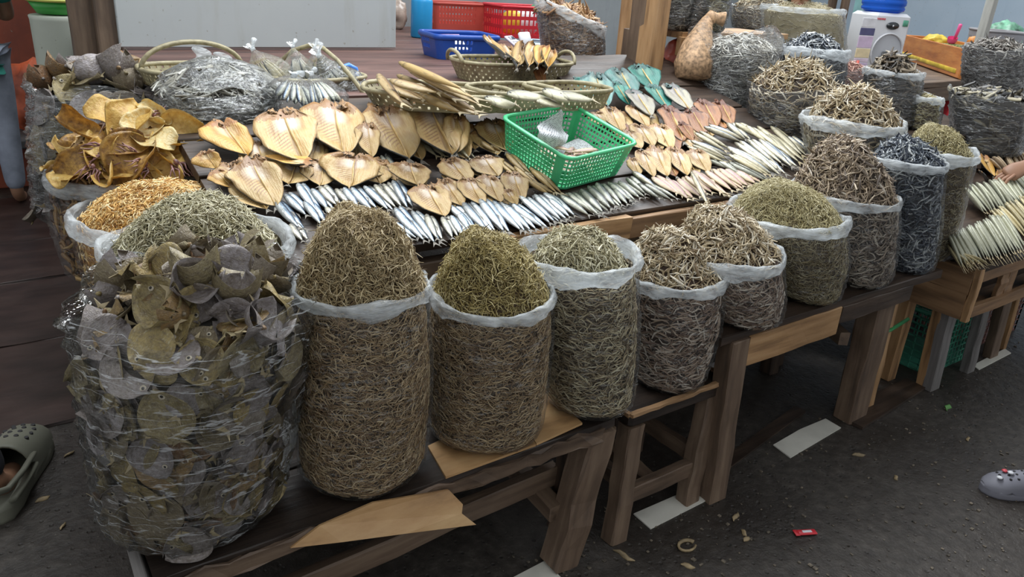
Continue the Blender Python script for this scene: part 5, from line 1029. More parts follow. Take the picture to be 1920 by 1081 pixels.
lump('plastic_carrier_bag', 'crumpled red plastic bag under the rack shelf', 'bag', TR(Vector((o_.x+.04, o_.y-.02, zb))), (.075, .07, .085), plain('red_bag_film', (.62, .13, .09), .3, .25, 8), 9, .35)
for (px, w_, ht, cols, lab, sd) in ((1272, 62, .30, SILV, 'clear bag of grey anchovies at the left end of the rack shelf', 71), (1318, 36, .26, GRB, 'narrow clear bag of brown anchovies in the middle of the rack shelf', 72), (1350, 40, .26, PALE, 'clear bag of pale anchovies at the right end of the rack shelf', 73)):
    b = D(px-8, 56, 390); b.z = zs+.016; rb = w_/390/2*1.25; c0 = np.array((b.x, b.y+.04, b.z)); sk = Sack(c0, rb*.95, c0+np.array((.0, 0, ht)), rb, c0+np.array((0, 0, ht+.05)), sd)
    contents(sk, 'dried_anchovy_heap', lab.replace('clear bag of ', 'dried ').replace('narrow ', ''), 'dried fish', cols, (.06, .05, .04), 420, 80, .05, .0045); bag(sk, 'plastic_bag', lab, FILM_shiny, crumple=.006, rim=False, top=1.05)
rbag((1425, 60), 100, (1428, 14), 112, (1440, -8), 74, 1.20, 'dried_anchovy_heap', 'tan anchovies in the bag at the top edge left of the face', 'dried fish', TAN, (.1, .08, .05), 500, 300, .05, .004, 'clear bag of tan anchovies at the top edge left of the face', FILM_shiny)
b2 = Z(1425, 64, 1.20); stp = thing('rear_step', 'wooden step behind the big anchovy bag', 'step', Vector((b2.x, b2.y+.2, 0))); beam('plank', (b2.x-.35, b2.y+.18, 1.18), (b2.x+.45, b2.y+.18, 1.18), .5, .03, W_mid, stp); beam('leg', (b2.x-.3, b2.y+.2, 0), (b2.x-.3, b2.y+.2, 1.17), .05, .05, W_mid, stp); beam('leg', (b2.x+.4, b2.y+.2, 0), (b2.x+.4, b2.y+.2, 1.17), .05, .05, W_mid, stp)
# tied beige mesh sack leaning on the big bag
q0 = D(1300, 150, 405); q = [q0, D(1302, 120, 405), D(1308, 88, 404), D(1318, 58, 402), D(1326, 40, 400), D(1336, 31, 400), D(1342, 33, 400), D(1358, 36, 400)]
ms = thing('tied_beige_sack', 'beige tied sack with a bent neck left of the big anchovy bag', 'sack', q0)
make('body', *tubem(q[:6], [.082, .094, .074, .045, .030, .026], 20), plain('beige_mesh_cloth', (.47, .30, .17), .6, .35, 60), ms, Matrix()); make('neck', *tubem(q[4:], [.028, .032, .022, .034], 14), plain('beige_mesh_cloth_neck', (.55, .35, .20), .6, .3, 60), ms, Matrix())
q0.z -= .0
# white dispenser with a blue water bottle
WPL = plain('white_appliance_plastic', (.72, .73, .76), .3, .03, 3); GPL = plain('grey_recess', (.48, .50, .54), .35, .05)
dp = Z(1655, 140, ZT); dw = 78/ppm(dp); yaw = -.42; DM = TR(dp+Vector((.12, .18, 0)), yaw); dh = (Yp(1640, 24, dp.y).z-ZT)*1.0
ds = thing('water_dispenser', 'white water dispenser with a round recess and a blue bottle on top', 'dispenser', DM)
makeL('cabinet', *boxm((0, 0, dh/2), (dw, dw*1.0, dh), .02), WPL, ds, smooth=False)
ring = []; n = 32; rr = dw*.40; v, f = [], []
for k in range(n):
    a = 2*pi*k/n
    for (r_, y_) in ((rr*1.08, -dw*.5-.004), (rr*1.02, -dw*.5-.016), (rr*.96, -dw*.5-.004)): v.append(Vector((r_*math.cos(a), y_, dh*.36+r_*1.05*math.sin(a))))
for k in range(n):
    for m in range(3): f.append((k*3+m, ((k+1) % n)*3+m, ((k+1) % n)*3+(m+1) % 3, k*3+(m+1) % 3))
makeL('recess_ring', v, f, WPL, ds)
makeL('recess', *joinm([([Vector((0, -dw*.5-.001, dh*.36))]+[Vector((rr*math.cos(2*pi*k/n), -dw*.5-.003, dh*.36+rr*1.05*math.sin(2*pi*k/n))) for k in range(n)], [(0, 1+(k+1) % n, 1+k) for k in range(n)])]), GPL, ds)
makeL('drain_card', *boxm((0, -dw*.5-.008, dh*.24), (dw*.24, .008, dh*.26), .003), plain('dark_drain', (.09, .09, .09), .4, .4, 40), ds)
v, f = lathem([(.0, 0), (dw*.16, .0), (dw*.17, .006), (.0, .010)], 20, (False, False)); makeL('emblem', [Vector((p.x, -dw*.5-.002-p.z, dh*.80+p.y*.5)) for p in v], f, plain('black_emblem', (.03, .035, .04), .3, .1), ds)
makeL('emblem_mark', *boxm((0, -dw*.5-.013, dh*.80), (dw*.035, .003, dh*.03), .001), WPL, ds)
def text(body, mat, parent, M, size, name='lettering'):
    cu = bpy.data.curves.new(name, 'FONT'); cu.body = body; cu.size = size; cu.extrude = .0006; cu.align_x = 'CENTER'; ob = bpy.data.objects.new('tmp_'+name, cu); COL.objects.link(ob)
    dg = bpy.context.evaluated_depsgraph_get(); me = bpy.data.meshes.new_from_object(ob.evaluated_get(dg)); bpy.data.objects.remove(ob); me.materials.clear(); me.materials.append(mat)
    return link_mesh(name, me, WM[parent.name] @ M, parent)
RX = Matrix.Rotation(pi/2, 4, 'X'); REDINK = plain('red_ink', (.62, .08, .10), .4, .05); BLUEINK = plain('blue_ink', (.12, .18, .45), .4, .05)
makeL('red_brand_strip', *joinm([boxm((-dw*.43+.011*k, -dw*.5-.002, dh*.90), (.008, .003, .012), .001) for k in range(6)]), REDINK, ds, smooth=False)
makeL('green_sticker', *boxm((dw*.34, -dw*.5-.003, dh*.85), (dw*.14, .004, dh*.10), .002), plain('green_sticker', (.12, .42, .28), .4, .2, 30), ds)
makeL('side_print', *joinm([boxm((dw*.5+.002, -.02, dh*(.78-.05*k)), (.003, dw*.5, .007), .001) for k in range(4)]), BLUEINK, ds, smooth=False)
BLUW = MB('blue_water_bottle'); BLUW = BLUW.bsdf(Base_Color=(.03, .16, .72), Roughness=.12, Transmission_Weight=.35, IOR=1.2)
makeL('water_jug', *lathem([(.10, dh), (.135, dh+.012), (.14, dh+.03), (.132, dh+.04), (.142, dh+.052), (.142, dh+.075), (.134, dh+.085), (.142, dh+.097), (.142, dh+.24), (.12, dh+.27)], 32), BLUW, ds)
# coloured price cards left of the dispenser
_p = dp+Vector((-.20, .06, 0)); pc = thing('colour_card_stack', 'standing stack of pastel cards left of the white dispenser', 'card', _p); c0 = WM[pc.name].translation
cy = 0; ym = TR(c0, -.35, s=1.25); WM[pc.name] = ym; pc.matrix_basis = ym
for k, (cc, hh) in enumerate((((.35, .62, .66), .028), ((.60, .48, .68), .032), ((.70, .58, .70), .022), ((.78, .66, .42), .05), ((.66, .52, .70), .062), ((.10, .10, .22), .04), ((.72, .72, .76), .05))):
    makeL('card', *boxm((0, 0, cy+hh/2), (.088, .006, hh-.003), .002), plain('pastel_card_%d' % k, cc, .5, .1, 20), pc, smooth=False); cy += hh
tag(make('red_pen', *tubem([Vector((0, 0, 0)), Vector((-.008, 0, .09))], .009, 8), plain('orange_red_pen', (.75, .12, .08), .3, .05), None, TR(_p+Vector((-.055, -.02, 0)))), 'orange red pen standing before the pastel cards', 'pen')
# orange box
ob = thing('orange_wooden_box', 'orange wooden box with yellow plastic and green beans and a pink scoop', 'box', Matrix()); oc = cp+Vector((-.02, .03, .004)); 
e0, e1 = Z(1682, 108, ZT), Z(1794, 148, ZT); dirx = (e1-e0); bl = dirx.length; dirx.normalize(); dy = Vector((0, 0, 1)).cross(dirx); OBM = frame((e0+e1)/2+dy*.16, dirx, dy, Vector((0, 0, 1))); ob.matrix_basis = OBM; WM[ob.name] = OBM
ORW = wood('orange_varnished_wood', (.55, .20, .05), (.66, .28, .08), (.30, .09, .025), .4, .3, 3, 22); YEL = plain('yellow_lining', (.72, .52, .06), .4, .2)
for nm, c, s_ in (('front_board', (0, -.15, .10), (bl, .018, .19)), ('back_board', (0, .15, .10), (bl, .018, .19)), ('side_board', (-bl/2+.009, 0, .10), (.018, .30, .19)), ('side_board', (bl/2-.009, 0, .10), (.018, .30, .19)), ('bottom_board', (0, 0, .008), (bl, .30, .016))): makeL(nm, *boxm(c, s_, .003), ORW, ob, smooth=False)
makeL('yellow_edge', *boxm((.02, -.1605, .045), (bl*.9, .004, .03), .001), YEL, ob)
tag(make('green_beans', *lump.__globals__['lathem']([(.002, .19), (.08, .185), (.13, .165), (.135, .12)], 24), plain('green_bean_heap', (.24, .27, .08), .7, .6, 90), None, OBM @ TR((.03, 0, 0))), 'heap of small green beans in the orange box', 'beans', kind='stuff')
lump('yellow_plastic_liner', 'crumpled yellow plastic in the left end of the orange box', 'plastic liner', OBM @ TR((-bl*.30, .02, .13)), (.075, .09, .05), YEL, 6, .35)
PINKP = plain('hot_pink_plastic', (.80, .10, .30), .35, .05); sc_ = thing('plastic_scoop', 'hot pink plastic scoop stuck in the orange box', 'scoop', OBM @ TR((.05, -.02, .19), .4, .2, .25))
makeL('bowl', *lathem([(.0, 0), (.025, .004), (.034, .02), (.036, .045)], 16, (False, False)), PINKP, sc_); makeL('handle', *tubem([(.02, 0, .03), (.03, 0, .08), (.045, 0, .16)], [.009, .011, .013], 8), PINKP, sc_)
GREYP = plain('grey_plastic', (.30, .29, .30), .45, .08)
gz = OBM @ Vector((-.2, .44, 0)); basket('grey_basket', 'grey slotted plastic basket behind the orange box', 'basket', TR(OBM @ Vector((-.42, .44, .0)), math.atan2(dirx.y, dirx.x)), lambda n: rrect(.40, .28, .03, n), .29, .10, 44, 2, lambda i, r: r == 1, GREYP, bar=.5, rim=.010)
lump('plastic_carrier_bag', 'green and white plastic bag behind the orange box', 'bag', TR(OBM @ Vector((-.86, .66, 0)), s=1.5), (.13, .10, .12), plain('green_white_bag', (.16, .36, .24), .35, 1.0, 16), 12, .35)
lump('plastic_carrier_bag', 'clear crumpled plastic bag left of the white post', 'bag', TR(OBM @ Vector((-.42, .88, .0)), s=1.7), (.16, .10, .08), plain('cloudy_bag', (.55, .62, .68), .2, .2, 10), 14, .35)
lump('plastic_carrier_bag', 'clear crumpled plastic bag right of the white post', 'bag', TR(OBM @ Vector((.12, .85, .0)), s=1.6), (.18, .12, .10), plain('cloudy_blue_bag', (.50, .60, .72), .2, .2, 10), 15, .35)
tag(make('orange_fruit', *lathem([(.0, 0), (.03, .005), (.045, .035), (.035, .07), (.0, .08)], 16, (False, False)), plain('orange_peel', (.72, .28, .05), .45, .2), None, TR(OBM @ Vector((.17, .09, .18)))), 'orange round fruit at the grey basket', 'fruit')
pp = D(1836, 85, 300); wp = thing('white_post', 'thin whitish post at the right in front of the blue sheeting', 'post', Vector((pp.x, pp.y, 0))); beam('upright', (pp.x, pp.y, 0), (pp.x, pp.y, 2.6), .055, .05, wood('chalky_white_wood', (.46, .46, .42), (.58, .58, .54), (.25, .24, .22), .7, .2), wp)
pp = D(1612, 30, 230); tp = thing('teal_post', 'pale teal pole behind the blue water jug', 'post', Vector((pp.x, pp.y, 0))); make('upright', *tubem([(pp.x, pp.y, 0), (pp.x, pp.y, 2.6)], .06, 16), plain('pale_teal_paint', (.24, .45, .45), .5, .1), tp, Matrix())
for px, lab in ((1556, 'dark plank behind the pale fry bag, left one'), (1580, 'dark plank behind the pale fry bag, right one')):
    pp = D(px, 30, 235); o = thing('standing_plank', lab, 'plank', Vector((pp.x, pp.y, 0))); beam('board', (pp.x, pp.y, 0), (pp.x, pp.y, 2.4), .08, .03, W_mid, o)
rbag((1862, 186), 96, (1868, 92), 108, (1880, 76), 81, ZT-.001, 'dried_anchovy_heap', 'dark and silver fish in the upper bag at the right edge', 'dried fish', [(.05, .045, .04), (.12, .10, .085), (.24, .21, .18), (.45, .43, .39)], (.05, .04, .035), 700, 300, .06, .006, 'shiny clear bag at the right edge, upper one', FILM_shiny)
sb = thing('right_back_table', 'low table under the lower shiny bag at the right edge', 'table', Vector((4.4, 1.75, 0))); beam('plank', (3.95, 1.85, .785), (5.0, 1.85, .785), .40, .03, W_dark, sb)
for x_ in (4.0, 4.95): beam('leg', (x_, 1.85, 0), (x_, 1.85, .77), .05, .05, W_dark, sb)
s13 = rbag((1846, 296), 104, (1856, 178), 132, (1850, 170), 82, .801, 'dried_dark_fish', 'dark flat fish in the lower bag at the right edge', 'dried fish', [(.03, .03, .03), (.08, .07, .06), (.16, .14, .11), (.34, .30, .20)], (.035, .03, .025), 260, 120, .10, .013, 'large shiny bag of dark fish at the right edge, lower one', FILM_shiny, extra=.02)
rc = Z(1915, 292, .70); basket('red_crate', 'dark red plastic crate at the right edge behind the fanned fish', 'crate', TR(rc+Vector((.12, .12, 0)), -.1), lambda n: rrect(.36, .28, .015, n), .15, .06, 36, 3, lambda i, r: True, plain('dark_red_plastic', (.30, .02, .035), .4, .1), bar=.45, rim=.010)

# ------------------------------------------------------------------ right hand stall: fish crate on legs
def S2(px, py, up=0.0): return S(px, py, up, 1.14, .60, .30)
fc = thing('wooden_fish_crate', 'brown wooden crate stall full of rows of pale fish at the right', 'crate', Vector((3.5, 1.4, .34)))
bx = Yp(1800, 600, 1.16); X0, Y0, zb, zt = bx.x, 1.16, bx.z, Yp(1800, 515, 1.16).z
beam('side_plank', (X0, Y0, zb+.055), (X0, 2.0, zb+.055), .02, .105, W_box, fc); beam('side_plank', (X0, Y0, zt-.052), (X0, 2.0, zt-.052), .02, .098, W_box, fc)
beam('corner_post', (X0+.01, Y0-.012, zb), (X0+.01, Y0-.012, zt+.005), .034, .022, W_tan, fc)
beam('front_rail', (X0, Y0, zb+.025), (X0+1.6, Y0, zb+.025), .02, .05, W_box, fc); beam('front_rail', (X0, Y0, zt-.03), (X0+1.6, Y0, zt-.03), .02, .06, W_box, fc)
for dx in (.30, .36, .62, .95, 1.3): beam('front_board', (X0+dx, Y0+.01, zb+.04), (X0+dx, Y0+.01, zt-.05), .07 if dx != .62 else .14, .018, W_box, fc)
beam('bottom_board', (X0, 1.58, zb+.012), (X0+1.6, 1.58, zb+.012), .80, .02, W_box, fc); beam('inner_board', (X0+.02, Y0+.10, zb+.12), (X0+1.6, Y0+.10, zb+.12), .016, .17, W_dark, fc)
beam('fish_board', (X0+.0, 1.70, .60+.30*.56-.02), (X0+1.6, 1.70, .60+.30*.56-.02), 1.16, .02, W_dark, fc, up=Vector((0, -.3, 1)))
for px, py, wd, mt in ((1728, 722, .045, W_tan), (1744, 727, .07, W_grey), (1812, 694, .06, W_grey), (1855, 668, .075, W_mid), (1876, 652, .03, W_tan)):
    p = Z(px, py, 0); beam('leg', (p.x, p.y, 0), (p.x, p.y+.02, zb), wd, .04, mt, fc, up=Vector((0, 1, 0)))
lp = thing('slanted_stall_leg', 'pale slanted timber leg between the table and the fish crate', 'timber', Z(1662, 708, 0)); a = Z(1662, 708, 0); beam('upright', a, Yp(1718, 508, a.y+.01), .06, .045, W_tan, lp, up=Vector((0, 1, 0)))
st2 = thing('green_strap', 'thin green strap stretched between the table leg and the slanted leg', 'strap', Yp(1640, 628, 1.26)); make('band', *tubem([Yp(1640, 628, 1.25), Yp(1670, 618, 1.27), Yp(1704, 597, 1.31)], .007, 8, flat=.4), plain('green_strap', (.03, .26, .08), .4, .1), st2, Matrix())
def wire_crate(label, c, w_, l_, h, mat, nx, nz):
    ms = []
    for i in range(nx+1): x = -w_/2+w_*i/nx; ms += [tubem([(x, -l_/2, 0), (x, -l_/2, h)], .0035, 4), tubem([(x, l_/2, 0), (x, l_/2, h)], .0035, 4)]
    for i in range(nz+1):
        z = h*i/nz; ms.append(tubem([(-w_/2, -l_/2, z), (w_/2, -l_/2, z)], .0035, 4)); ms.append(tubem([(-w_/2, l_/2, z), (w_/2, l_/2, z)], .0035, 4))
        for sx in (-1, 1): ms.append(tubem([(sx*w_/2, -l_/2, z), (sx*w_/2, l_/2, z)], .0035, 4))
    for i in range(8): y = -l_/2+l_*i/7; ms += [tubem([(sx*w_/2, y, 0), (sx*w_/2, y, h)], .0035, 4) for sx in (-1, 1)]
    t = thing('mesh_crate', label, 'crate', c); o = makeL('mesh', *joinm(ms), mat, t, smooth=False); makeL('bottom', *boxm((0, 0, .006), (w_, l_, .01), .002), mat, t); makeL('rim', *joinm([boxm((0, s_*l_/2, h), (w_+.02, .016, .016), .003) for s_ in (-1, 1)]+[boxm((s_*w_/2, 0, h), (.016, l_, .016), .003) for s_ in (-1, 1)]), mat, t)
g1 = Z(1775, 712, 0); wire_crate('green mesh crate under the fish crate', Vector((g1.x+.14, g1.y+.22, 0)), .36, .3, .27, plain('dark_green_plastic', (.05, .24, .16), .5, .2), 12, 9)
g2 = Z(1870, 662, 0); wire_crate('brown mesh crate under the right part of the fish crate', Vector((g2.x+.18, g2.y+.24, 0)), .40, .3, .27, plain('brown_red_plastic', (.22, .11, .09), .5, .2), 12, 9)
P_pal = [Proto(fish_proto('pale_fish', 'fish', M_pale, FIN_P, .12, .045, b, eye=False)) for b in (.03, .05)]; P_palw = [Proto(fish_proto('pale_fish', 'fish', M_palew, FIN_P, .12, .045, b, eye=False)) for b in (.03, .05)]
def lay2(protos, n, h0, h1, t0, t1, w_, label, grp, up=.05, seed=1, rollc=35):
    for i in range(n):
        r = random.Random(seed*97+i); k = i/max(1, n-1); hx, hy = h0[0]+(h1[0]-h0[0])*k+r.uniform(-3, 3), h0[1]+(h1[1]-h0[1])*k+r.uniform(-3, 3); tx, ty = t0[0]+(t1[0]-t0[0])*k, t0[1]+(t1[1]-t0[1])*k+r.uniform(-3, 3)
        H, T = S2(hx, hy, up), S2(tx, ty, up*.45); y = H-T; L = y.length; y /= L; n0 = Vector((0, -.3, 1)).normalized(); n_ = (n0-y*n0.dot(y)).normalized(); n_ = Matrix.Rotation(math.radians(rollc+r.uniform(-14, 14)), 3, y) @ n_; w3 = w_/ppm((H+T)/2)/.22
        protos[i % len(protos)].put(frame((H+T)/2, y.cross(n_), y, n_, (w3*1.15, L*1.05, w3)), ordlab(label, i), grp)
lay2(P_pal, 22, (1808, 352), (1925, 322), (1850, 405), (1975, 385), 19, 'pale teal dried fish|in the upper row of the right stall', 'upper row of the right stall', .05, 1)
lay2(P_palw, 15, (1858, 398), (1935, 360), (1912, 462), (1990, 430), 18, 'pale yellowish dried fish|in the right fan of the right stall', 'yellowish fan of the right stall', .05, 2)
lay2(P_pal, 24, (1778, 440), (1880, 400), (1808, 502), (1930, 478), 20, 'pale teal dried fish|in the lower row of the right stall', 'lower row of the right stall', .05, 3)
lay2(P_palw, 8, (1776, 462), (1800, 478), (1806, 508), (1860, 500), 13, 'pale fish|at the lower left edge of the right stall', 'lower edge of the right stall', .03, 4)
lay2(P_pink, 12, (1858, 296), (1912, 284), (1886, 328), (1935, 322), 15, 'pale pink fish|in the fan before the dark red crate', 'pink fan of the right stall', .06, 5)
lay_split(P_gold+P_tan, [(1842, 288, 1862, 330, 34, 'orange tan split fish beside the tapering sack on the right stall'), (1872, 316, 1898, 352, 40, 'golden split fish near the hand on the right stall'), (1836, 318, 1852, 342, 26, 'small orange split fish low beside the tapering sack'), (1905, 318, 1930, 352, 36, 'golden split fish under the hand at the right edge')], plane=lambda a, b, u=0: S2(a, b, u), up=.06)

# ------------------------------------------------------------------ people (mostly cut by the frame) and clogs
SKINP = plain('brown_skin', (.34, .18, .11), .5, .08, 6); HAIR = plain('black_hair', (.015, .012, .011), .5, .3, 30)
def skinm(joints, edges, M, mat, parent, name, sub=2):
    me = bpy.data.meshes.new(name); k = list(joints); me.from_pydata([joints[q][0] for q in k], [(k.index(a), k.index(b)) for a, b in edges], [])
    o = bpy.data.objects.new(name, me); COL.objects.link(o); sm = o.modifiers.new('skin', 'SKIN'); sv_ = me.skin_vertices[0].data
    for i, q in enumerate(k): r_ = joints[q][1]; sv_[i].radius = (r_, r_) if not isinstance(r_, tuple) else r_; sv_[i].use_root = i == 0
    sm.use_smooth_shade = True; ss = o.modifiers.new('sub', 'SUBSURF'); ss.levels = sub; ss.render_levels = sub
    dg = bpy.context.evaluated_depsgraph_get(); m2 = bpy.data.meshes.new_from_object(o.evaluated_get(dg)); bpy.data.objects.remove(o); m2.materials.clear(); m2.materials.append(mat)
    return link_mesh(name, m2, M, parent)
def hand(parent, wrist, d, n, side, k=1.0, mat=SKINP):
    """palm and five bent fingers; d points along the hand, n out of the back of it"""
    d = Vector(d).normalized(); n = Vector(n); n = (n-d*n.dot(d)).normalized(); s_ = d.cross(n)*side; w_ = Vector(wrist); ms = []
    def pt(a, b, c): return w_+(d*a+s_*b+n*c)*k
    ms.append(tubem([pt(-.02, 0, 0), pt(.02, 0, 0), pt(.06, 0, .003), pt(.095, 0, 0), pt(.105, 0, -.002)], [.026*k, .032*k, .040*k, .040*k, .030*k], 12, flat=.42))
    for b, L, r_ in ((-.030, .068, .0080), (-.011, .080, .0088), (.010, .074, .0085), (.029, .058, .0075)):
        ms.append(tubem([pt(.085, b, 0), pt(.10+L*.35, b*1.15, -.004), pt(.10+L*.68, b*1.2, -.018), pt(.10+L*.92, b*1.2, -.036), pt(.10+L, b*1.18, -.046)], [r_*k*1.05, r_*k, r_*k*.95, r_*k*.85, r_*k*.45], 8))
    ms.append(tubem([pt(.020, -.022, -.004), pt(.045, -.050, -.012), pt(.070, -.062, -.022), pt(.090, -.060, -.032)], [.013*k, .0115*k, .010*k, .005*k], 8))
    V, f = joinm(ms); iv = WM[parent.name]; return make('hand', V, f, mat, parent, iv)
def person(label, M, shirt, trous, k=1.0, arms=None, feet=((-.10, 0), (.10, 0)), shoes=False):
    t = thing('person', label, 'person', M); a = {'wl': (-.27, .10, .86), 'el': (-.26, .0, 1.12), 'wr': (.27, .10, .86), 'er': (.26, 0, 1.12)}; a.update(arms or {})
    fl_, fr_ = feet
    J = {'pelvis': ((0, 0, .95), (.14, .10)), 'waist': ((0, 0, 1.10), (.125, .09)), 'chest': ((0, 0, 1.30), (.15, .105)), 'neckb': ((0, 0, 1.43), (.075, .06)), 'neck': ((0, .012, 1.49), .050), 'jaw': ((0, .03, 1.555), (.062, .072)), 'head': ((0, .02, 1.625), (.076, .092)), 'crown': ((0, .01, 1.69), (.062, .075)),
         'sl': ((-.17, 0, 1.39), .055), 'el': (a['el'], .040), 'wl': (a['wl'], .027), 'sr': ((.17, 0, 1.39), .055), 'er': (a['er'], .040), 'wr': (a['wr'], .027),
         'hl': ((-.09, 0, .88), .090), 'kl': (((-.09+fl_[0])/2, .02+fl_[1]/2, .50), .058), 'al': ((fl_[0], fl_[1]-.02, .10), .038), 'tl': ((fl_[0], fl_[1]+.05, .045), .035), 'ul': ((fl_[0], fl_[1]+.15, .035), .030),
         'hr': ((.09, 0, .88), .090), 'kr': (((.09+fr_[0])/2, .02+fr_[1]/2, .50), .058), 'ar': ((fr_[0], fr_[1]-.02, .10), .038), 'tr': ((fr_[0], fr_[1]+.05, .045), .035), 'ur': ((fr_[0], fr_[1]+.15, .035), .030)}
    E_ = [('pelvis', 'waist'), ('waist', 'chest'), ('chest', 'neckb'), ('neckb', 'neck'), ('neck', 'jaw'), ('jaw', 'head'), ('head', 'crown')]
    for s_ in 'lr': E_ += [('chest', 's'+s_), ('s'+s_, 'e'+s_), ('e'+s_, 'w'+s_), ('pelvis', 'h'+s_), ('h'+s_, 'k'+s_), ('k'+s_, 'a'+s_), ('a'+s_, 't'+s_), ('t'+s_, 'u'+s_)]
    B = skinm(J, E_, M, SKINP, t, 'body')
    def grow(keys, edges, g, mat, nm, fix=None):
        j = {q: (J[q][0], tuple(x+g for x in J[q][1]) if isinstance(J[q][1], tuple) else J[q][1]+g) for q in keys}; j.update(fix or {}); skinm(j, edges, M, mat, t, nm)
    mid = {'ml': (tuple(Vector(J['sl'][0]).lerp(Vector(J['el'][0]), .75)), .062), 'mr': (tuple(Vector(J['sr'][0]).lerp(Vector(J['er'][0]), .75)), .062), 'hem': ((0, 0, .86), (.165, .125)), 'neckb': ((0, 0, 1.42), (.085, .07))}
    grow(['pelvis', 'waist', 'chest', 'sl', 'sr'], [('pelvis', 'waist'), ('waist', 'chest'), ('pelvis', 'hem'), ('chest', 'neckb'), ('chest', 'sl'), ('sl', 'ml'), ('chest', 'sr'), ('sr', 'mr')], .022, shirt, 'shirt', mid)
    grow(['pelvis', 'hl', 'kl', 'al', 'hr', 'kr', 'ar'], [('pelvis', 'hl'), ('hl', 'kl'), ('kl', 'al'), ('pelvis', 'hr'), ('hr', 'kr'), ('kr', 'ar')], .020, trous, 'trousers')
    # face and hair
    for s_ in (-1, 1):
        ev = lathem([(.0, 0), (.010, .002), (.012, .008), (.0, .012)], 10, (False, False)); makeL('eye', [Vector((s_*.031+p.x, .098+p.z*.6, 1.628+p.y*.6)) for p in ev[0]], ev[1], EYE_M, t)
        makeL('ear', *tubem([(s_*.080, .0, 1.60), (s_*.088, .005, 1.62), (s_*.084, .0, 1.645)], [.012, .017, .010], 8), SKINP, t)
    makeL('nose', *tubem([(0, .100, 1.632), (0, .120, 1.603), (0, .108, 1.592)], [.008, .016, .010], 8), SKINP, t)
    makeL('mouth', *tubem([(-.024, .092, 1.560), (0, .104, 1.558), (.024, .092, 1.560)], [.004, .008, .004], 8), plain('lips_%d' % len(bpy.data.materials), (.30, .10, .085), .4, .05), t)
    hv, hf = lathem([(.086, 1.60), (.094, 1.65), (.085, 1.70), (.055, 1.735), (.0, 1.745)], 20, (False, False)); makeL('hair', [Vector((p.x*.98, p.y*1.12-.008 if p.y < .03 else p.y*1.04, p.z-(.03 if p.y < 0 else -.022))) for p in hv], hf, HAIR, t)
    for s_, w_, e_ in ((-1, a['wl'], a['el']), (1, a['wr'], a['er'])): d = Vector(w_)-Vector(e_); hand(t, w_, d, (s_*.9, -.1, .35) if not arms else (0, 0, 1), s_)
    return t
TEALC = plain('teal_green_cotton', (.03, .25, .20), .8, .15, 10); GREYC = plain('grey_blue_trouser_cloth', (.26, .29, .36), .85, .15, 10); DARKC = plain('dark_trouser_cloth', (.015, .015, .02), .85, .15, 10); NAVY = plain('navy_cotton', (.03, .04, .09), .85, .15, 10)
def clog(label, heel, toe, mat, charms=False, rim=None):
    h, t_ = Vector(heel), Vector(toe); y = t_-h; L = y.length/.285; y.normalize(); M = frame(h, y.cross(Vector((0, 0, 1))), y, Vector((0, 0, 1)), (L, L, L)); t = thing('clog', label, 'shoe', M)
    so = [(0, .012), (.012, .028), (.05, .036), (.10, .036), (.15, .043), (.20, .050), (.24, .048), (.268, .034), (.285, .010)]; V, f = [], []
    out = [Vector((w_, y_, 0)) for y_, w_ in so]+[Vector((-w_, y_, 0)) for y_, w_ in reversed(so)]; n = len(out)
    for z, g in ((0, .96), (.006, 1.02), (.026, 1.02), (.032, .97)): V += [Vector((p.x*g, p.y, z)) for p in out]
    for r_ in range(3): f += [(r_*n+i, r_*n+(i+1) % n, (r_+1)*n+(i+1) % n, (r_+1)*n+i) for i in range(n)]
    f += [tuple(range(n-1, -1, -1)), tuple(range(3*n, 4*n))]; makeL('sole', V, f, mat, t)
    st_ = [(.282, .016, .012), (.272, .032, .026), (.25, .046, .040), (.22, .051, .052), (.19, .050, .062), (.155, .047, .070), (.12, .044, .076), (.105, .044, .080)]; V, f = [], []; m = 13
    for y_, w_, hh in st_:
        for i in range(m): a = pi*i/(m-1); V.append(Vector((w_*math.cos(a), y_, .026+hh*math.sin(a)**.75)))
    N = len(V); V += [p-Vector((0, .0, .004)) if p.z > .03 else p*1.0 for p in V]
    for r_ in range(len(st_)-1):
        for i in range(m-1): q = r_*m+i; f += [(q, q+1, q+m+1, q+m), (q+N+m, q+N+m+1, q+N+1, q+N)]
    q = (len(st_)-1)*m; f += [(q+i, q+i+1, q+N+i+1, q+N+i) for i in range(m-1)]; makeL('upper', V, f, mat, t)
    makeL('heel_strap', *tubem([(.044, .12, .070), (.042, .06, .075), (.03, .005, .075), (0, -.012, .075), (-.03, .005, .075), (-.042, .06, .075), (-.044, .12, .070)], .011, 8, flat=.5), mat, t)
    sides = [tubem([(s_*.044, .11, .05), (s_*.040, .06, .046), (s_*.032, .015, .044)], [.016, .012, .012], 8, flat=.5) for s_ in (-1, 1)]; makeL('side_wall', *joinm(sides), mat, t)
    HB = plain('clog_hole_%d' % len(bpy.data.materials), (.02, .02, .022), .6); hs = []
    for y_, hh, xs in ((.235, .046, (-.018, 0, .018)), (.21, .055, (-.026, -.009, .009, .026)), (.185, .062, (-.027, -.009, .009, .027)), (.16, .068, (-.026, -.009, .009, .026))):
        for x in xs:
            z = .026+hh*max(.05, 1-(x/.050)**2)**.375; v, f_ = lathem([(.0046, -.004), (.0046, .0022)], 8); hs.append(([Vector((x+p.x, y_+p.y, z+p.z)) for p in v], f_))
    o = makeL('hole', *joinm(hs), HB, t, smooth=False)
    if charms:
        for x, y_, z, c in ((.012, .215, .082, REDINK), (-.020, .245, .072, CARD), (-.006, .205, .088, CARD)):
            v, f_ = lathem([(.008, 0), (.011, .003), (.006, .007)], 10); makeL('charm', [Vector((x+p.x, y_+p.y, z+p.z)) for p in v], f_, c, t)
    return t
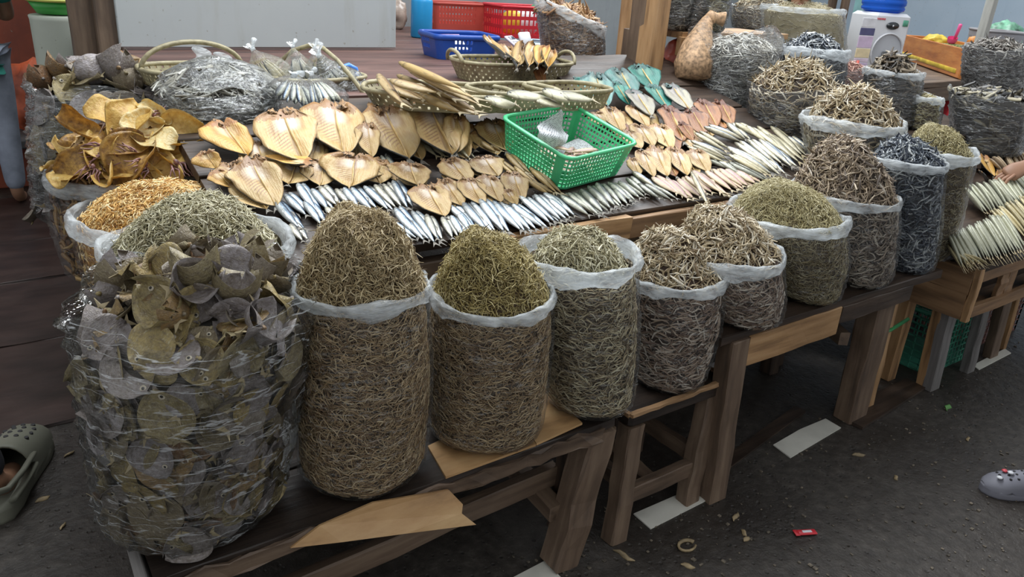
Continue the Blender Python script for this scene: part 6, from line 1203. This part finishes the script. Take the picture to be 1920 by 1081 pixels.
def standing(px, py, face, k=1.0, z=0.0):
    p = Z(px, py, z); return TR(p, math.atan2(-face[0], face[1]), s=k)
person('person in a teal shirt and grey blue trousers at the far left edge', standing(3, 388, (.2, 1), .98), TEALC, GREYC, arms={'wl': (-.08, .22, 1.12), 'wr': (.08, .24, 1.14), 'el': (-.20, .10, 1.10), 'er': (.20, .10, 1.10)})
clog('olive grey clog with holes at the left edge on the dark floor', Z(-8, 985, 0), Z(66, 826, 0), plain('olive_grey_foam', (.17, .17, .13), .6, .08))
h0 = Z(-8, 985, 0); t0 = Z(66, 826, 0); fd = (t0-h0).normalized(); pm = h0-Vector((fd.y, -fd.x, 0))*.36+fd*.06
person('person in dark trousers at the left edge beside the foreground bag', TR(pm+Vector((0, 0, .012)), math.atan2(-fd.x, fd.y)), TEALC, DARKC, feet=((-.12, .02), (.36, .0)))
clog('grey clog with red and white charms at the right edge of the aisle', Z(1990, 935, 0), Z(1836, 918, 0), plain('cool_grey_foam', (.20, .20, .235), .6, .08), True)
h1 = Z(1990, 935, 0); t1 = Z(1836, 918, 0); f1 = (t1-h1).normalized(); s1 = Vector((f1.y, -f1.x, 0))
person('person in navy clothes wearing the grey clog, cut by the right edge', TR(h1+f1*.05-s1*.12+Vector((0, 0, .012)), math.atan2(-f1.x, f1.y)), NAVY, NAVY, feet=((-.20, -.12), (.12, .0)))
vp = D(1494, 12, 285); kf = (vp.z/1.545); person('vendor with only the lower face showing above the fry bag', TR(Vector((vp.x+.10, vp.y+.06, 0)), math.atan2(.75, -.65), s=kf), NAVY, DARKC, arms={'wl': (-.22, .12, .80), 'wr': (.22, .12, .80)})
hp_ = S2(1918, 318, .13); ph_ = Vector((hp_.x+.62, .92, 0)); ca = math.atan2(.55, .55); PM = TR(ph_, ca); w_l = PM.inverted() @ Vector((hp_.x+.05, hp_.y, hp_.z+.02)); e_l = PM.inverted() @ Vector((hp_.x+.26, hp_.y-.14, hp_.z+.18))
person('customer at the right edge reaching a hand over the fish', PM, NAVY, GREYC, arms={'wl': tuple(w_l), 'el': tuple(e_l), 'wr': (.27, .10, .86)})

# ------------------------------------------------------------------ floor details
TILE = plain('white_floor_strip', (.66, .64, .57), .5, .08, 9)
def floorpoly(name, px, th, mat, parent=fl): 
    P = [Z(x, y, .001+th) for x, y in px]; n = len(P); v = P+[p-Vector((0, 0, th)) for p in P]
    return make(name, v, [tuple(range(n)), tuple(range(2*n-1, n-1, -1))]+[(i+n, (i+1) % n+n, (i+1) % n, i) for i in range(n)], mat, parent, Matrix(), smooth=False)
for q in ([(1188, 962), (1220, 990), (1322, 938), (1356, 916), (1338, 905), (1285, 920)], [(1450, 833), (1482, 857), (1577, 801), (1548, 784), (1500, 804)], [(1824, 684), (1836, 692), (1896, 661), (1884, 653)], [(955, 1085), (1022, 1050), (1060, 1090), (1020, 1120)]): floorpoly('tile', q, .004, TILE)
floorpoly('floor_board', [(1588, 786), (1618, 800), (1735, 726), (1700, 708), (1630, 740)], .012, W_dark)
floorpoly('floor_board', [(1290, 905), (1315, 915), (1510, 770), (1490, 760)], .008, W_dark)
SCR = plain('tan_fish_scrap', (.36, .27, .15), .6, .3, 30); r = random.Random(12)
def scrap(px, py, L, lab, a, mat=SCR):
    p = Z(px, py, .004); d = Vector((math.cos(a), math.sin(a), 0)); o = Vector((-d.y, d.x, 0))
    pts = [d*(-L/2), d*(-L/4)+o*L*.08, o*L*.02, d*(L/4)-o*L*.06, d*(L/2)+o*L*.03]; tag(make('fish_scrap', *tubem(pts, [.0015, .006, .008, .006, .0015], 6, flat=.5), mat, None, Matrix.Translation(p)), lab, 'scrap')
for (px, py, L, lab, a) in ((1170, 1040, .07, 'long tan fish scrap on the floor near the bench leg', 1.9), (1380, 968, .05, 'curled scrap on the floor right of the white strip', .4), (1610, 852, .05, 'tan scrap on the floor below the second white strip', 2.6), (1815, 822, .035, 'small scrap on the floor at the right', .5), (1395, 998, .03, 'tiny scrap near the middle of the floor', 1.2), (1290, 1060, .04, 'scrap at the bottom of the floor', 2.2), (1400, 1010, .03, 'tiny dark scrap beside the tiny pale one', .1), (1370, 862, .04, 'scrap close to the table leg', 2.8), (130, 850, .04, 'pale scrap on the left floor', .6), (80, 935, .04, 'yellowish scrap by the left clog', .3), (118, 985, .03, 'brown scrap at the lower left floor', 1.1), (1680, 895, .03, 'speck of dried fish in the middle of the aisle', .8)): scrap(px, py, L, lab, a)
tag(make('fish_ring', *tubem([(.028*math.cos(q), .02*math.sin(q), 0) for q in np.linspace(0, 5.6, 14)], .006, 6, flat=.6), SCR, None, Matrix.Translation(Z(1288, 1022, .005))), 'round curled fish skin on the floor near the bottom', 'scrap')
tag(make('sweet_wrapper', *joinm([boxm((0, 0, .006), (.06, .022, .006), .002), boxm((-.034, 0, .006), (.014, .026, .003), .001)]), REDP, None, TR(Z(1512, 1000, 0), -.45)), 'small red and white sweet wrapper on the floor', 'wrapper')
o = bpy.data.objects[[q.name for q in COL.objects if q.name.startswith('sweet_wrapper')][-1]]; WM[o.name] = o.matrix_basis.copy(); makeL('white_print', *boxm((0, 0, .0095), (.03, .010, .001), .0004), CARD, o)
tag(make('green_leaf', *tubem([(-.03, 0, .002), (-.01, .008, .004), (.015, -.004, .004), (.03, .0, .002)], [.002, .010, .010, .002], 8, flat=.3), plain('fresh_leaf', (.10, .30, .06), .5, .2), None, TR(Z(1778, 765, .001), .3)), 'small green leaf scrap on the floor by the aisle', 'leaf')
bits = []
for i in range(520):
    px, py = r.uniform(900, 1920), r.uniform(640, 1081); p = Z(px, py, .0)
    if p.y > 1.35 or p.z > 1: continue
    s_ = r.uniform(.0015, .0045); v, f = boxm((p.x, p.y, .002), (s_*r.uniform(1, 3), s_*r.uniform(1, 3), s_), .0005, None); bits.append((v, f))
v, f = joinm(bits); tag(make('floor_crumbs', v, f, plain('crumbs', (.14, .115, .085), .7, .6, 60), None, Matrix(), smooth=False), 'scattered pale crumbs and fish dust on the dark floor', 'crumbs', kind='stuff')
# things in the left background: red box, white drum with a green basin, ledge
lt = thing('white_drum', 'stained white metal drum with a green basin, behind the far left bag', 'drum', Z(118, 330, .25)); c = Yp(112, 60, 4.9); lt.matrix_basis = Matrix.Translation((c.x, c.y, 0)); WM[lt.name] = lt.matrix_basis.copy()
ztop = Yp(112, 26, 4.9).z; rw_ = 46/ppm(c)
makeL('drum_body', *lathem([(rw_*.80, 0), (rw_*.86, .02), (rw_*.98, ztop*.5), (rw_, ztop-.03), (rw_*1.03, ztop-.01), (rw_*.97, ztop-.005)], 28), wallm('dirty_cream_drum', (.50, .53, .46), (.25, .27, .22), (.40, .43, .36)), lt)
bs = thing('green_basin', 'green plastic basin with a yellow rim on the white drum', 'basin', TR((c.x, c.y, ztop+.002))); makeL('bowl', *lathem([(rw_*.7, 0), (rw_*1.02, .07), (rw_*1.0, .068), (rw_*.68, .008)], 28, (True, True)), plain('leaf_green_plastic', (.07, .42, .08), .35, .05), bs); makeL('rim', *tubem([(rw_*1.03*math.cos(q), rw_*1.03*math.sin(q), .07) for q in np.linspace(0, 2*pi, 33)], .009, 8), plain('yellow_rim', (.62, .62, .14), .4, .05), bs)
tag(make('step_ledge', *boxm((.0, 5.9, .30), (1.6, .5, .06), .01), plain('grey_ledge', (.14, .14, .14), .7, .2), None, Matrix(), smooth=False), 'grey ledge behind the person in the teal shirt', 'ledge')
br = tag(make('red_brick_base', *boxm((0, 5.95, .13), (1.5, .36, .27), .01), REDW, None, Matrix(), smooth=False), 'dull red brick base under the grey ledge', 'base')
lump('orange_tarpaulin', 'orange red tarpaulin bundled on the grey ledge at the left', 'tarpaulin', TR((.42, 5.9, .335)), (.20, .16, .22), plain('orange_tarp', (.55, .11, .04), .5, .4, 6), 21, .35)
lump('cloth_bundle', 'pale blue grey cloth bundle above the green basin', 'cloth', TR((c.x+.06, c.y+.35, ztop+.10)), (.24, .20, .09), plain('pale_blue_cloth', (.40, .46, .56), .8, .15, 6), 23, .2)
sf = thing('back_shelf', 'narrow shelf board under the cloth bundle', 'shelf', Vector((c.x, c.y+.35, 0))); beam('board', (c.x-.24, c.y+.36, ztop+.085), (c.x+.35, c.y+.36, ztop+.085), .3, .025, W_mid, sf); beam('leg', (c.x-.02, c.y+.4, 0), (c.x-.02, c.y+.4, ztop+.07), .04, .04, W_mid, sf); beam('leg', (c.x+.3, c.y+.4, 0), (c.x+.3, c.y+.4, ztop+.07), .04, .04, W_mid, sf)

# ------------------------------------------------------------------ single anchovies lying loose on the four coarse heaps
def anch_mesh(seed, mat):
    r = random.Random(seed); b = r.uniform(-.16, .16); pts = [(b*(4*q*q-1)*.5, q, .04*math.sin(5*q+seed)) for q in np.linspace(-.5, .5, 8)]
    v, f = tubem(pts, [.030, .055, .072, .078, .070, .052, .030, .022], 8, flat=.7); t = tubem([(pts[-1][0], .49, 0), (pts[-1][0], .56, 0), (pts[-1][0], .60, 0)], [.012, .035, .05], 6, flat=.2)
    v, f = joinm([(v, f), t]); return mesh_of('dried_anchovy', v, f, mat)
def loose(sk, n, L, cols, lab, grp, seed, rin=.92):
    r = np.random.default_rng(seed); ms = []
    for j in range(4):
        b = MB('anchovy_skin'); c = b.ramp(b.n('ObjectInfo').outputs['Random'], [((i+.5)/len(cols), q) for i, q in enumerate(cols)]); nz = b.noise(b.co((6, 6, 6)), 1.5, 4)
        ms.append(anch_mesh(seed+j, b.bsdf(Base_Color=b.mix(b.ramp(nz, [(.45, 0.0), (.7, .6)]), c, cols[0]), Roughness=.4)) if j == 0 else anch_mesh(seed+j, ms[0].materials[0]))
    th = r.uniform(0, 2*pi, n); q = np.sqrt(r.uniform(.0, .95, n)); p, nn = sk.nrm(lambda a, b: sk.heap(a, b, 0, rin), th, q); nn[nn[:, 2] < 0] *= -1
    for i in range(n):
        z = Vector(nn[i]); y = Matrix.Rotation(r.uniform(0, 6.28), 3, z) @ z.orthogonal().normalized(); y = (y+z*r.normal(0, .18)).normalized(); x = y.cross(z).normalized(); z2 = x.cross(y); s_ = L*r.uniform(.8, 1.25)
        o = bpy.data.objects.new('dried_anchovy', ms[i % 4]); COL.objects.link(o); o.matrix_basis = frame(Vector(p[i])+z*r.uniform(.004, .010), x, y, z2, (s_, s_, s_)); tag(o, lab, 'fish', grp)
loose(SK4, 75, .050, TAN, 'loose tan anchovy on top of the sack on the stool', 'anchovies on the stool sack', 1); loose(SK5, 75, .050, TAN, 'loose tan anchovy on top of the leftmost sack on the brown table', 'anchovies on the leftmost table sack', 2)
loose(SK7, 85, .056, GRB, 'loose grey brown anchovy on top of the high third table sack', 'anchovies on the third table sack', 3); loose(SK3, 65, .038, PALE, 'loose pale anchovy on top of the fourth front sack', 'anchovies on the fourth front sack', 4, .78)
# remove prototypes that were never placed
for o in [q for q in COL.objects if q.parent is None and (q.get('label') in ('dried fish', 'split fish', 'flat fish', 'dried squid'))]:
    for c in list(o.children): bpy.data.objects.remove(c)
    bpy.data.objects.remove(o)
